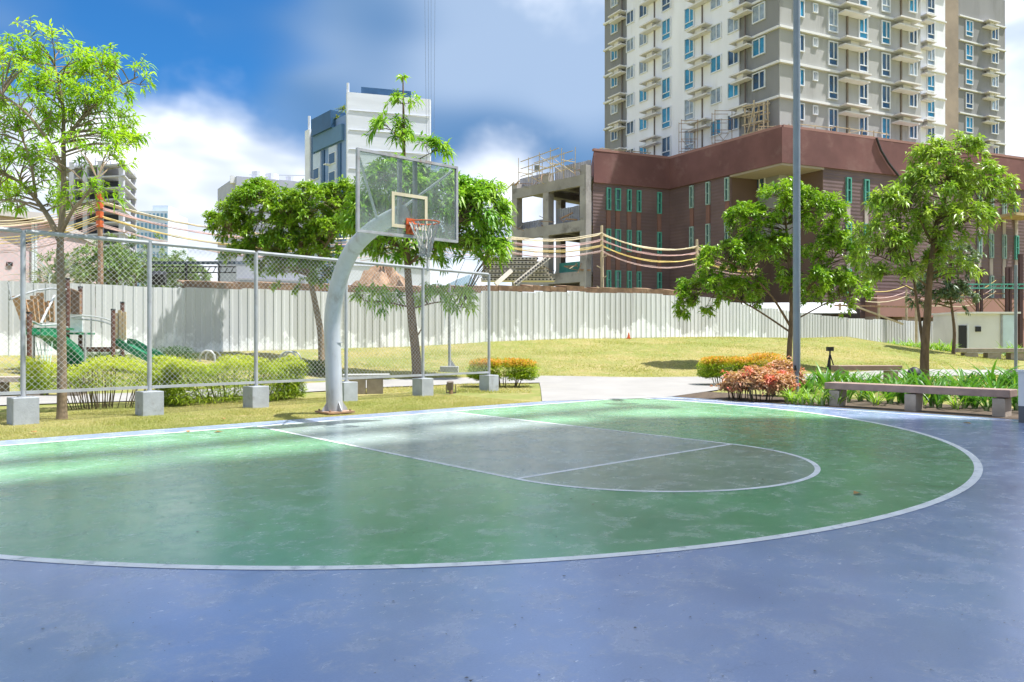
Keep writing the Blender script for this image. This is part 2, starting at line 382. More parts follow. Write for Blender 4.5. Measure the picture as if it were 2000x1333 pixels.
# ------------------------------------------------------------------ paths
def offs(pl, w):
    out = []
    for i, p in enumerate(pl):
        a = Vector(pl[max(i-1, 0)]); b = Vector(pl[min(i+1, len(pl)-1)]); t = (b-a).normalized(); out.append((p[0]-t.y*w, p[1]+t.x*w))
    return out
pc = [(-15, 15.0), (-11, 15.6), (-8, 17.2), (-6, 19.6), (-4.2, 22), (-1.8, 23.8), (1, 24.6), (4.5, 24.4), (8, 25), (12, 26.6), (19, 30.4), (30, 33)]
path = drape('path', offs(pc, 1.0), offs(pc, -1.0), M_PATH, .024)
tag(path, 'pale concrete footpath curving behind the chain link fence', 'path', kind='structure')
apron = drape('path', [(.86, 23.9), (.76, 20.0), (.64, 16.22)], [(7.0, 24.1), (5.4, 20), (3.42, 17.25)], M_PATH, .026)
tag(apron, 'wide pale concrete apron between the court and the lawn', 'path', kind='structure')
bed = drape('planting_bed', [W(8.0, -.2), W(8.0, 3), W(7.98, 11)], [W(9.9, -1.2), W(10.3, 3), W(10.3, 11)], M_SOIL, .020)
tag(bed, 'dark soil bed beside the court under the lilies', 'planting bed', kind='structure')
# ------------------------------------------------------------------ buildings
def ray_on(C, dr, px):
    """distance along a facade line (C + t*dr) at which the photo column px meets it"""
    k = (px-HX)/F; return (k*C.y-C.x)/(dr[0]-k*dr[1])
def blockmat(name, col, **kw): return mat(name, col, kw.pop('rough', .85), kw.pop('var', .07), kw.pop('vscale', .35), spec=.25, **kw)
M_TGREY = blockmat('tower_grey', (.262, .26, .258), dirt=(.17, .165, .155), dirt_amt=.6, dscale=.5, stretch=(1, 1, .2))
M_TCREAM = blockmat('tower_cream', (.40, .395, .38), dirt=(.27, .265, .255), dirt_amt=.7, dscale=.5, stretch=(1, 1, .2))
M_TWHITE = blockmat('tower_white', (.80, .80, .83), dirt=(.66, .64, .62), dirt_amt=.6, dscale=.5, stretch=(1, 1, .2))
M_BAND = blockmat('floor_band', (.72, .715, .70))
M_LEDGE = blockmat('ledge_paint', (.70, .675, .645), dirt=(.48, .45, .42), dirt_amt=.5, dscale=.8)
M_PODR = blockmat('podium_render', (.175, .084, .078), dirt=(.24, .135, .12), dirt_amt=.8, dscale=.45, bump=.4, bscale=3, var=.2)
M_CFRAME = blockmat('raw_concrete', (.33, .31, .295), var=.2, dirt=(.15, .135, .13), dirt_amt=.85, dscale=.6, bump=.4, bscale=5)
def ribmat(name, col, per):
    m = bpy.data.materials.new(name); g = G(NT(m)); v = g.new('ShaderNodeTexCoord').outputs['Object']
    n = g.noise(v, .4, 5); c = g.mix(g.ramp(n, .3, .7), tuple(x*.85 for x in col), tuple(x*1.15 for x in col))
    w = g.math('SINE', g.math('MULTIPLY', g.sep(v)[2], 2*math.pi/per))
    p = g.new('ShaderNodeBsdfPrincipled'); g.put(p.inputs['Base Color'], c); p.inputs['Roughness'].default_value = .6
    b = g.new('ShaderNodeBump'); b.inputs['Strength'].default_value = .8; b.inputs['Distance'].default_value = .008
    g.put(b.inputs['Height'], w); g.l.new(b.outputs[0], p.inputs['Normal']); g.l.new(p.outputs[0], g.new('ShaderNodeOutputMaterial').inputs[0]); return m
M_SIDING = ribmat('ribbed_siding', (.150, .095, .090), .30)

WIN = {}
def window_mesh(w, h, kind):
    k = (round(w, 2), round(h, 2), kind)
    if k in WIN: return WIN[k]
    fr = MB(); t = .085
    fr.box((0, -.05, h/2-t/2), (w, .14, t)); fr.box((0, -.05, -h/2+t/2), (w, .14, t))
    fr.box((-w/2+t/2, -.05, 0), (t, .14, h-2*t)); fr.box((w/2-t/2, -.05, 0), (t, .14, h-2*t))
    lo = -h/2+t
    if kind == 'tall':
        lo = -h/2+.62; fr.box((0, -.05, lo-.04), (w-2*t, .13, .08))
    fr.box((w*.06, -.05, (lo+h/2-t)/2), (.07, .12, h/2-t-lo))
    pn = MB(); pn.box((0, -.01, 0), (w-2*t+.02, .05, h-2*t+.02))
    WIN[k] = (fr.mesh('window', M_WFRAME), [pn.mesh('pane', M_GLASSD), pn.mesh('pane', M_GLASSB), pn.mesh('pane', mat('curtained_glass', (.30, .36, .42), .2, .35, 1.5, spec=.7))]); return WIN[k]
def add_window(parent, p, rz, w, h, kind='small', blue=.3):
    f, ps = window_mesh(w, h, kind); o = obj('window', f, parent, p, rz)
    return obj('pane', ps[2 if random.random() < .22 else (1 if random.random() < blue else 0)], o)
LEDGE = {}
def add_ledge(parent, p, rz, w, d=.85):
    k = round(w, 1)
    if k not in LEDGE:
        a = MB(); a.box((0, -d/2, 0), (w, d, .13)); a.box((0, -d*.42, -.62), (w, d*.84, .13)); a.box((0, -.30, -.3), (w*.35, .5, .42)); LEDGE[k] = a.mesh('air_conditioner_ledge', M_LEDGE)
    return obj('air_conditioner_ledge', LEDGE[k], parent, p, rz)

# --- the residential tower
def tower():
    t = thing('residential_tower', 'tall grey and white apartment tower above the brown podium', 'building', (22.23, 63.5, 0))
    inv = Vector((22.23, 63.5, 0))
    C = Vector((22.23, 63.5)); dR = Vector((.909, .416)); dL = Vector((-.505, .863)); TOP, FH, Z0 = 41.6, 2.9, 12.95
    tl = ray_on(C, dL, 1181); tr = ray_on(C, dR, 1796)
    L = C+dL*tl; Rr = C+dR*tr; B = L+dR*tr
    loc = lambda p: (p[0]-inv.x, p[1]-inv.y)
    MB().prism([loc(C), loc(Rr), loc(B), loc(L)], 10, TOP).build('wall', M_TGREY, t)
    rzL = math.atan2(-dL.y, -dL.x); rzR = math.atan2(dR.y, dR.x)      # local -y looks out of the facade
    nL = Vector((math.sin(rzL), -math.cos(rzL))); nR = Vector((math.sin(rzR), -math.cos(rzR)))
    def pt(C0, dr, n, px, z, out=0.0):
        q = C0+dr*ray_on(C0, dr, px)+n*out; return (q.x-inv.x, q.y-inv.y, z)
    # white middle of the left facade, cream skin of the right facade
    t0, t1 = ray_on(C, dL, 1445), ray_on(C, dL, 1226)
    a, b = C+dL*t0, C+dL*t1
    MB().prism([loc(a), loc(a+nL*.12), loc(b+nL*.12), loc(b)], 10.1, TOP-.2).build('white_panel', M_TWHITE, t)
    MB().prism([loc(C+dR*.02), loc(C+dR*.02+nR*.1), loc(Rr+nR*.1), loc(Rr)], 10.1, TOP-.2).build('cream_panel', M_TCREAM, t)
    # drain pipes and joints
    for px in (1217, 1280.5, 1374, 1458): MB().box(pt(C, dL, nL, px, 26, .17), (.10, .1, 30), rzL).build('drain_pipe', mat('pipe_dark', (.16, .13, .12)), t)
    for px in (1652, 1757): MB().box(pt(C, dR, nR, px, 26, .17), (.16, .1, 30), rzR).build('drain_pipe', mat('pipe_brown', (.20, .16, .12)), t)
    floors = [Z0+FH*k for k in range(10)]
    bmL = [MB().box((0, 0, 0), (1, .26, .2)).mesh('floor_band', M_BAND)]
    for z in floors:
        if z < 15.5: continue
        for (p0, p1, C0, dr, n, rz, out) in ((1520, 1445, C, dL, nL, rzL, .1), (1226, 1181, C, dL, nL, rzL, .1), (1520, 1796, C, dR, nR, rzR, .2)):
            s0, s1 = ray_on(C0, dr, p0), ray_on(C0, dr, p1); q = C0+dr*((s0+s1)/2)+n*out
            o = obj('floor_band', bmL[0], t, (q.x-inv.x, q.y-inv.y, z), rz); o.scale = (abs(s1-s0)+(.2 if p0 == 1520 else 0), 1, 1)
        for px, w, h, k in ((1201, 1.15, 1.35, 'small'), (1233.6, 1.25, 1.35, 'small'), (1259, 1.25, 1.4, 'small'), (1304, 1.3, 2.05, 'tall'), (1349, 1.3, 2.05, 'tall'), (1401, 1.35, 1.45, 'small'), (1435, 1.35, 1.45, 'small'), (1483, 1.4, 1.5, 'small')):
            wz = z-.22-h/2; ow = .13 if 1226 < px < 1445 else .02
            add_window(t, pt(C, dL, nL, px, wz, ow), rzL, w, h, k, .25+.5*(z > 26))
        for px, w in ((1213, 2.1), (1278, 2.4), (1374, 2.4), (1455.6, 2.0)):
            add_ledge(t, pt(C, dL, nL, px, z-.02, .13), rzL, w)
        for px, w, h, k in ((1558, 1.15, 1.45, 'small'), (1589.5, .55, .8, 'small'), (1624, 1.12, 2.1, 'tall'), (1683, 1.1, 2.1, 'tall'), (1727, 1.1, 2.1, 'tall'), (1780, 1.1, 1.5, 'small')):
            add_window(t, pt(C, dR, nR, px, z-.28-h/2, .11), rzR, w, h, k, .25+.4*(z > 28))
        for px, w in ((1658, 3.0), (1759, 2.7)):
            add_ledge(t, pt(C, dR, nR, px, z-.02, .12), rzR, w, 1.0)
    # the set-back white wing, the brown shaft and the grey wing on the far right
    for (p0, p1, Y0, m, wins, name, lg) in ((1785, 1846, 84.0, M_TWHITE, ((1817, 1.25, 2.0, 'tall'),), 'white_wing', (1806, 1.6)), (1846, 1872, 86.7, mat('shaft_brown', (.30, .24, .18), .9, .2, .3), (), 'shaft', None),
                                     (1872, 1963, 91.0, M_TGREY, ((1892, 1.3, 1.9, 'tall'), (1942, 1.3, 1.5, 'small')), 'grey_wing', (1929, 2.2))):
        P = at(p0, 600, Y0); C2 = Vector((P.x, P.y)); s1 = ray_on(C2, dR, p1); E2 = C2+dR*s1; bk = Vector((-dR.y, dR.x))*12
        w = MB().prism([loc(C2), loc(E2), loc(E2+bk), loc(C2+bk)], 6, TOP+2).build(name, m, t)
        if name == 'shaft': continue
        for z in floors+[Z0+FH*10, Z0+FH*11]:
            if z < 13 or z > TOP: continue
            z2 = z+1.1+FH*0
            q = C2+dR*(s1/2)+nR*.08; o = obj('floor_band', bmL[0], t, (q.x-inv.x, q.y-inv.y, z2), rzR); o.scale = (s1, 1, .8)
            for px, ww, h, k in wins: add_window(t, pt(C2, dR, nR, px, z2-.3-h/2, .01), rzR, ww, h, k, .5)
            add_ledge(t, pt(C2, dR, nR, lg[0], z2-.02, .02), rzR, lg[1])
    MB().prism([(loc(C)[0]-.2, loc(C)[1]-.2), loc(Rr), loc(B), loc(L)], TOP, TOP+.5).build('roof', M_BAND, t)
tower()

# --- the brown podium
def slot(parent, C, dr, n, rz, px, z0, z1, w, inv, m=None):
    q = C+dr*ray_on(C, dr, px); h = z1-z0
    fr = MB(); b = .10
    for s in (-1, 1): fr.box((s*(w/2-b/2), -.08, 0), (b, .2, h))
    fr.box((0, -.08, h/2-b/2), (w-2*b, .2, b)); fr.box((0, -.08, -h/2+b/2), (w-2*b, .2, b)); fr.box((0, -.08, 0), (w-2*b, .16, .07))
    o = fr.build('window', m or M_GREENG, parent); o.location = (q.x-inv.x, q.y-inv.y, (z0+z1)/2); o.rotation_euler = (0, 0, rz)
    pn = MB().box((0, -.03, 0), (w-2*b+.02, .06, h-2*b+.02)).build('pane', mat('slot_glass', (.03, .10, .10), .12, .3, 1, spec=.8), o)
def podium():
    inv = Vector((21.26, 60, 0)); t = thing('podium_building', 'brown windowless looking podium with slot windows and ribbed siding', 'building', inv)
    A = Vector((7.16, 67.4)); K = Vector((14.6, 70.5)); C = Vector((21.26, 60.0)); E = Vector((49.5, 71.6))
    loc = lambda p: (p[0]-inv.x, p[1]-inv.y)
    dAK = (K-A).normalized(); dKC = (C-K).normalized(); dCE = (E-C).normalized()
    n1 = Vector((dAK.y, -dAK.x)); n2 = Vector((dKC.y, -dKC.x)); n3 = Vector((dCE.y, -dCE.x))
    i2, i3 = C-dKC*(C-K).length*.42, C+dCE*ray_on(C, dCE, 1608)
    inner = i2+dCE*(i3-C).length
    back = [E+Vector((-6, 16)), A+Vector((1, 15))]
    MB().prism([loc(p) for p in (A, K, i2, inner, i3, E, *back)], -.5, 15.3).build('siding_wall', M_SIDING, t)
    MB().prism([loc(p) for p in (A+n1*.16, K+n1*.16+n2*.16, C+n2*.16+n3*.16, E+n3*.16, *back)], 15.3, 18.1).build('render_band', M_PODR, t)
    MB().prism([loc(p) for p in (i2+n2*.1, C+n2*.1+n3*.1, i3+n3*.1, inner+n3*.1)], 15.12, 15.29).build('soffit', blockmat('soffit', (.36, .30, .235)), t)
    nw = MB(); nw.bar((*loc(i2-n2*.02+dCE*.1), 7.6), (*loc(inner), 7.6), .12, 15.0); nw.bar((*loc(inner), 7.6), (*loc(i3+n3*.0), 7.6), .12, 15.0)
    nw.build('recess_wall', blockmat('recess_brown', (.13, .085, .065)), t)
    cp = MB()
    for a, b, n in ((A, K, n1), (K, C, n2), (C, E, n3)): cp.bar((*loc(a+n*.02), 18.2), (*loc(b+n*.02), 18.2), .34, .2)
    cp.build('coping', blockmat('coping', (.33, .18, .155)), t)
    r1, r2, r3 = (math.atan2(d.y, d.x) for d in (dAK, dKC, dCE))
    rows = ((12.95, 14.95), (9.3, 11.3), (5.9, 7.6))
    for px in (1188, 1206, 1228, 1247, 1287):
        for z0, z1 in rows: slot(t, A, dAK, n1, r1, px, z0, z1, .42 if px != 1206 else .55, inv)
        q = A+dAK*ray_on(A, dAK, px)
        for z0, z1 in ((11.3, 12.95), (7.6, 9.3)):
            o = MB().box((0, -.05, 0), (.4, .12, z1-z0)).build('spandrel', mat('spandrel', (.22, .11, .085), .8, .15, 1), t); o.location = (q.x-inv.x, q.y-inv.y, (z0+z1)/2); o.rotation_euler = (0, 0, r1)
    for px in (1352, 1384, 1421):
        for z0, z1 in rows[:2]: slot(t, K, dKC, n2, r2, px, z0+.2, z1+.2, .42, inv, mat('pale_green_frame', (.30, .42, .37), .6, .2, 3))
        q = K+dKC*ray_on(K, dKC, px)
        o = MB().box((0, -.05, 0), (.4, .12, 1.65)).build('spandrel', MATS['spandrel'], t); o.location = (q.x-inv.x, q.y-inv.y, 12.33); o.rotation_euler = (0, 0, r2)
    for px, m in ((1656, None), (1691, None), (1912, 'pale_green_frame'), (1935, 'pale_green_frame'), (1960, 'pale_green_frame'), (1984, None)):
        for z0, z1 in ((12.6, 14.7), (8.8, 11), (5.2, 7.2)): slot(t, C, dCE, n3, r3, px, z0, z1, .5 if px < 1900 else .42, inv, MATS[m] if m else None)
        q = C+dCE*ray_on(C, dCE, px)
        for zz in (11.8, 8.0):
            o = MB().box((0, -.04, 0), (.38, .1, 1.55)).build('spandrel', mat('spandrel_pale', (.42, .36, .32), .8, .12, 1), t); o.location = (q.x-inv.x, q.y-inv.y, zz); o.rotation_euler = (0, 0, r3)
    # hanging hose over the band, lower brown plinth and ground-floor openings at the right
    hs = [C+dCE*ray_on(C, dCE, px)+n3*.3 for px in (1706, 1715, 1730, 1752)]
    MB().tube([(*loc(p), z) for p, z in zip(hs, (18.2, 17.2, 16.2, 15.1))], .09, 6).build('hose', M_BLACK, t)
    s0, s1 = ray_on(C, dCE, 1690), ray_on(C, dCE, 2060)
    a, b = C+dCE*s0, C+dCE*s1
    MB().prism([loc(a), loc(a+n3*1.2), loc(b+n3*1.2), loc(b)], 3.3, 5.0).build('lower_fascia', blockmat('fascia_pink', (.36, .20, .165)), t)
    for p0, p1 in ((1690, 1698), (1742, 1772), (1805, 1815), (1870, 1990)):
        a, b = C+dCE*ray_on(C, dCE, p0), C+dCE*ray_on(C, dCE, p1)
        MB().prism([loc(a), loc(a+n3*1.0), loc(b+n3*1.0), loc(b)], -.3, 3.3).build('pier', blockmat('pier', (.44, .35, .29)) if p0 < 1850 else MATS['fascia_pink'], t)
    a, b = C+dCE*ray_on(C, dCE, 1692), C+dCE*ray_on(C, dCE, 1868)
    MB().prism([loc(a+n3*.03), loc(a+n3*.1), loc(b+n3*.1), loc(b+n3*.03)], 0, 3.28).build('shopfront', mat('shopfront_dark', (.035, .03, .028), .4, .3, .7), t)
    # green netted balcony stage and grey parapet block on the far right
    a, b = C+dCE*ray_on(C, dCE, 1938), C+dCE*ray_on(C, dCE, 1990)
    MB().prism([loc(a+n3*.2), loc(a+n3*2.2), loc(b+n3*2.2), loc(b+n3*.2)], 12.4, 12.65).build('hoist_stage', mat('stage_wood', (.45, .34, .18), .8, .2, 2), t)
    st = MB()
    for i in range(9):
        q = a+(b-a)*i/8+n3*2.15; st.bar((*loc(q), 12.65), (*loc(q), 13.9), .06)
    for z in (13.3, 13.9): st.bar((*loc(a+n3*2.15), z), (*loc(b+n3*2.15), z), .06)
    st.build('stage_rail', MATS['stage_wood'], t)
    P = C+dCE*ray_on(C, dCE, 1905); Q = C+dCE*ray_on(C, dCE, 1968)
    MB().prism([loc(P+Vector((0, 2))), loc(Q+Vector((0, 2))), loc(Q+Vector((0, 6))), loc(P+Vector((0, 6)))], 18, 19.7).build('parapet_block', M_CFRAME, t)
podium()

# --- bamboo and timber scaffolds on the podium roof
M_BAMBOO = mat('bamboo', (.52, .42, .27), .7, .2, 4)
def scaffold(pts, z0, h, label, nlev=2, depth=1.2, w=.065):
    a, b = Vector(pts[0]), Vector(pts[1]); d = (b-a); n = Vector((d.y, -d.x)).normalized()*-depth; k = max(2, int(d.length/1.3))
    t = thing('bamboo_scaffold', label, 'scaffold', (a.x, a.y, z0))
    for side in (Vector((0, 0)), n):
        up = MB(); ln = MB()
        for i in range(k+1):
            q = d*i/k+side; up.bar((q.x, q.y, 0), (q.x+random.uniform(-.05, .05), q.y, h*random.uniform(.9, 1.12)), w)
        up.build('upright', M_BAMBOO, t)
        for l in range(nlev):
            z = h*(l+1)/nlev*.95; ln.bar((side.x-.2, side.y+w, z), (d.x+side.x+.2, d.y+side.y+w, z+random.uniform(-.08, .08)), w)
        ln.bar((side.x, side.y-w, .1), (side.x+d.x/2, side.y+d.y/2-w, h*.9), w*.8)
        ln.build('ledger', M_BAMBOO, t)
    tr = MB()
    for i in range(k+1): q = d*i/k; tr.bar((q.x, q.y, h*.5), (q.x+n.x, q.y+n.y, h*.5), w)
    tr.build('transom', M_BAMBOO, t)
cR = Vector((.928, .373)); cC = Vector((21.26, 60.0))
def onR(px, back=.6): q = cC+cR*ray_on(cC, cR, px); return (q.x-cR.y*back, q.y+cR.x*back)
scaffold((onR(1570), onR(1635)), 18.1, .75, 'low row of yellow bamboo rails on the podium roof just right of the lamp post', 2, .8)
scaffold((onR(1645), onR(1742)), 18.1, .95, 'longer yellow bamboo staging on the brown podium roof edge', 2, 1.4)
scaffold(((21.26-1.0, 62.0), (21.26+1.2, 61.8)), 18.1, .7, 'small bamboo frame at the corner of the podium roof', 2, .8)
scaffold(((19.9, 65.1), (21.0, 63.6)), 18.1, 3.4, 'tall narrow timber ladder tower against the grey tower face', 4, .6, .11)
scaffold(((8.2, 69.4), (12.8, 71.2)), 18.1, .8, 'bamboo rails on the left end of the podium roof', 2, .8)
# thin steel access frames on the roof, in front of the white facade
for (x, y, lab) in ((15.6, 71.2, 'thin rusty access frame on the podium roof, the one nearer the inside corner'), (17.9, 68.2, 'thin rusty access frame on the podium roof, the one nearer the ladder tower')):
    t = thing('access_frame', lab, 'scaffold', (x, y, 18.1)); fr = MB()
    for dx in (0, 1.5):
        for dy in (0, 1.0): fr.bar((dx, -dy, 0), (dx, -dy, 3.6), .045)
    for z in (.9, 1.8, 2.7, 3.5):
        fr.bar((0, 0, z), (1.5, 0, z), .04); fr.bar((0, -1, z), (1.5, -1, z), .04)
    fr.build('frame', M_RUST, t); br = MB().bar((0, -.03, 0), (1.5, -.03, 1.8), .03).bar((0, -1.03, 1.8), (1.5, -1.03, 0), .03); br.build('brace', M_RUST, t)

# --- the unfinished concrete frame left of the podium
def frame_building():
    A = Vector((6.72, 67.3)); B = Vector((.45, 74.0)); d = (B-A).normalized(); n = Vector((-d.y, d.x))*-1
    if n.y > 0: n = -n
    inv = Vector((A.x, A.y, 0)); t = thing('concrete_frame_building', 'unfinished bare concrete frame with open floors left of the brown podium', 'building', inv)
    ln = (B-A).length; back = -n*11
    zt = (3.0, 7.4, 11.9, 15.9)
    for i, z in enumerate(zt):
        m = MB(); a, b = A-inv.xy, B-inv.xy
        m.prism([tuple(a+n*.25), tuple(b+n*.25), tuple(b+back), tuple(a+back)], z-.28, z); m.build('floor_slab', M_CFRAME, t)
        e = MB(); e.bar((*(a+n*.3), z-.42), (*(b+n*.3), z-.42), .40, .95); e.build('edge_beam', M_CFRAME, t)
        for s in (.33, .66): MB().bar((*(a+(b-a)*s), z-.55), (*(a+(b-a)*s+back), z-.55), .35, .55).build('beam', M_CFRAME, t)
    for s in (0.02, .52, .98):
        for k, bk in enumerate((0, .55, 1.0)):
            q = (A-inv.xy)+(B-A)*s+back*bk+n*(.12 if k == 0 else .0); MB().box((q.x, q.y, 8.2), (.72, .72, 16.6 if s > .9 else 17.2), math.atan2(d.y, d.x)).build('column', M_CFRAME, t)
    # corrugated parapet on the roof, balustrades, hanging sheets
    for (s0, s1, z, h) in ((.0, .48, 15.9, 1.5), (.55, 1.0, 15.9, 1.2), (.0, .46, 11.9, 1.6), (.55, .97, 11.9, .9)):
        p, q = (A-inv.xy)+(B-A)*s0-n*.4, (A-inv.xy)+(B-A)*s1-n*.4
        cm = MB(); k = int((q-p).length/.22)
        for i in range(k):
            x = p+(q-p)*(i+.5)/k; cm.box((x.x, x.y, z+h/2), (.17, .06, h*random.uniform(.93, 1.03)), math.atan2(d.y, d.x))
        cm.build('parapet_sheeting', mat('sheeting', (.33, .33, .36), .6, .25, 1), t)
    MB().bar((*((A-inv.xy)+(B-A)*.55-n*.7), 8.0), (*((A-inv.xy)+(B-A)*.95-n*.7), 8.0), .06, 1.3).build('blue_tarpaulin', mat('tarp_blue', (.05, .14, .42), .5, .15, 2), t)
    MB().bar((*((A-inv.xy)+(B-A)*.08-n*.7), 7.7), (*((A-inv.xy)+(B-A)*.45-n*.7), 7.7), .06, 1.6).build('green_netting', mat('net_green', (.06, .25, .20), .7, .15, 2), t)
    MB().bar((*((A-inv.xy)+(B-A)*.1+back*.6), 14.0), (*((A-inv.xy)+(B-A)*.9+back*.6), 14.0), .2, 1.0).build('red_roof_sheet', mat('red_sheet', (.45, .06, .08), .6, .15, 1), t)
    for i in range(60):
        rb = MB()
        s = random.random(); z = random.choice(zt); q = (A-inv.xy)+(B-A)*s+n*random.uniform(.3, .7)
        rb.bar((q.x, q.y, z+random.uniform(-.2, .8)), (q.x+random.uniform(-1.4, 1.4), q.y+random.uniform(-1, .6), z+random.uniform(-.2, 1.0)), random.choice((.05, .05, .12)))
        rb.build('loose_timber', random.choice((M_RUST, M_RUST, M_BAMBOO, M_CFRAME)), t)
    for z0, z1, k0, k1 in ((.1, 2.7, .0, 1.0), (3.05, 6.4, .0, 1.0), (7.45, 9.2, .0, 1.0), (12.0, 13.0, .1, 1.0), (9.2, 10.9, .35, .75)):  # added dark backing: blocks the sky, stands in for shaded interiors
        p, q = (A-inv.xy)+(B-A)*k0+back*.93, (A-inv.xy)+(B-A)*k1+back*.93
        MB().bar((*p, (z0+z1)/2), (*q, (z0+z1)/2), .2, z1-z0).build('dark_backing', mat('backing_dark', (.11, .10, .10), .9, .3, .5), t)
    return A, B, d, n
fA, fB, fd, fn = frame_building()
scaffold(((5.6, 67.6), (1.9, 72.6)), 16.0, 2.3, 'timber roof staging above the unfinished concrete frame', 3, 1.6, .06)
fl = thing('floodlight', 'small floodlight on a mast above the unfinished concrete frame', 'lamp', (*at(1049, 345, 71).xy, 15.9))
MB().bar((0, 0, 0), (0, 0, 1.3), .06).build('mast', M_BLACK, fl); MB().box((0, -.1, 1.55), (.5, .3, .45), 0, R(20)).build('lamp_head', mat('lamp_grey', (.25, .27, .3)), fl)
for i, (x0, y0, x1, y1, Y, lab) in enumerate(((1005, 556, 1072, 502, 50, 'long perforated precast plank leaning up to the right behind the fence'), (968, 556, 1012, 517, 50.6, 'short pale plank leaning behind the white fence'), (1041, 540, 1046, 492, 51.5, 'upright pale plank standing behind the leaning planks'))):
    a, b = at(x0, y0, Y), at(x1, y1, Y+1.2); o = MB(); o.bar((0, 0, 0), b-a, .30, .12, (0, 1, 0)); t = thing('precast_plank', lab, 'plank', a)
    o.build('board', mat('plank_pale', (.55, .50, .42), .85, .1, 2), t)
    if i == 0:
        hl = MB(); v = (b-a); 
        for k in range(14): q = v*(k+.5)/14; hl.bar(q+Vector((0, -.09, 0))-v.normalized()*.05, q+Vector((0, -.09, 0))+v.normalized()*.05, .12, .09, (0, 1, 0))
        hl.build('hole_row', M_BLACK, t)['kind'] = 'stuff'
ps = thing('plank_stack', 'stack of perforated precast planks lying behind the white fence', 'stack', at(1030, 556, 52))
for k in range(6):
    w = 5.0-.25*k; MB().box((-.6-.1*k+random.uniform(-.1, .1), 0, .3+.28*k), (w, 1.2, .2)).build('plank', MATS['plank_pale'], ps)
    hm = MB()
    for i in range(int(w/.25)): hm.box((-.6-.1*k-w/2+.15+i*.25, -.61, .3+.28*k), (.11, .03, .09))
    hm.build('hole_row', M_BLACK, ps)['kind'] = 'stuff'
# --- far buildings on the left
M_HOTEL = blockmat('hotel_white', (.74, .76, .83), dirt=(.62, .65, .72), dirt_amt=.5, dscale=.12, stretch=(.3, .3, 2))
M_HBLUE = blockmat('hotel_blue', (.20, .30, .52)); M_HDARK = mat('hotel_dark_blue', (.035, .095, .19), .4, .2, .3)
def hotel():
    C = Vector((-25.7, 120.)); Rr = Vector((-13.2, 123.5)); L = Vector((-35.6, 132.)); inv = Vector((-25.7, 120, 0))
    t = thing('hotel_building', 'white and blue slab block with stacked bay windows behind the hoop', 'building', inv)
    loc = lambda p: (p[0]-inv.x, p[1]-inv.y); dL = (L-C).normalized(); dR = (Rr-C).normalized(); nL = Vector((dL.y, -dL.x))
    if nL.x > 0: nL = -nL
    ll = (L-C).length
    MB().prism([loc(C), loc(Rr), loc(Rr+dL*ll), loc(L)], -2, 37.2).build('wall', M_HBLUE, t)
    MB().prism([loc(C+nL*.2-Vector((0, .25))), loc(Rr-Vector((0, .25))), loc(Rr+Vector((0, 1))), loc(C+dL*.9)], -2, 40.4).build('white_gable', M_HOTEL, t)
    for k in range(12):
        q = C.lerp(Rr, .5)-Vector((0, .36)); MB().box((q.x-inv.x, q.y-inv.y, 4+k*3.05), ((Rr-C).length*.985, .14, .07), math.atan2(dR.y, dR.x)).build('panel_joint', blockmat('joint_grey', (.60, .62, .68)), t)
    MB().prism([loc(L+nL*.3), loc(L-dL*1.9+nL*.3), loc(L-dL*1.9-nL*6), loc(L-nL*6)], -2, 37.6).build('end_pier', M_HOTEL, t)
    MB().prism([loc(L-dL*2.2+nL*.15), loc(L-dL*3.3+nL*.15), loc(L-dL*3.3-nL*1), loc(L-dL*2.2-nL*1)], -2, 36.5).build('dark_shaft', M_HDARK, t)
    MB().prism([loc(L-dL*3.6+nL*.5), loc(C+dL*1.5+nL*.5), loc(C+dL*1.5-nL*3), loc(L-dL*3.6-nL*3)], 33.2, 35.8).build('roof_fascia', mat('hotel_teal', (.10, .20, .33), .6, .1, .3), t)
    MB().prism([loc(L-dL*3.8+nL*.9), loc(C+dL*4.5+nL*.9), loc(C+dL*4.5-nL*3), loc(L-dL*3.8-nL*3)], 35.8, 38.6).build('roof_canopy', M_HDARK, t)
    MB().prism([loc(C+dR*1.6+Vector((0, 1.6))), loc(C+dR*9.6+Vector((0, 1.6))), loc(C+dR*9.2+Vector((0, 6))), loc(C+dR*2+Vector((0, 6)))], 38, 42.0).build('roof_sign_screen', M_HDARK, t)
    rz = math.atan2(-dL.y, -dL.x)
    for s, k in ((.34, 0), (.72, 1)):
        q = C+dL*ll*s+nL*.06; MB().box((q.x-inv.x, q.y-inv.y, 16.5), (2.9, .25, 33), rz).build('bay_strip', blockmat('bay_pale_blue', (.50, .58, .72)), t); MB().box((q.x-inv.x-dL.x*2.4, q.y-inv.y-dL.y*2.4, 16.5), (.8, .3, 33), rz).build('glass_strip', M_HDARK, t)
        for f in range(9):
            z = 31.0-f*3.05-k*1.5
            if z < 4: break
            p = (q.x-inv.x+nL.x*.15, q.y-inv.y+nL.y*.15, z)
            o = obj('window', MB().box((0, -.04, 0), (2.3, .12, 1.9)).mesh('window', M_WFRAME), t, p, rz); obj('pane', MB().box((0, -.1, 0), (2.0, .06, 1.65)).mesh('pane', M_HDARK), o)
            obj('sunshade', MB().box((-.9, -.5, -.9), (1.0, .9, .14)).mesh('sunshade', M_HOTEL), t, p, rz)
    for s, z, sc in ((.16, 37.4, 1.5), (.3, 36.4, 1.2)):          # rooftop planting
        q = C+dL*ll*s-nL*.3; V, Fc, at_ = rosette(60, sc*1.2, .16, 1.2); o = obj('roof_plant', npmesh('roof_plant', V, Fc, leafmat('roof_leaf', (.12, .2, .03), (.3, .32, .06)), at_), t, (q.x-inv.x, q.y-inv.y, z+.9))
    for s, h in ((.02, 42.0), (.93, 40)):
        q = C+dL*ll*s; MB().bar((*loc(q), 36), (*loc(q), h), .35).build('mast', M_HOTEL, t)

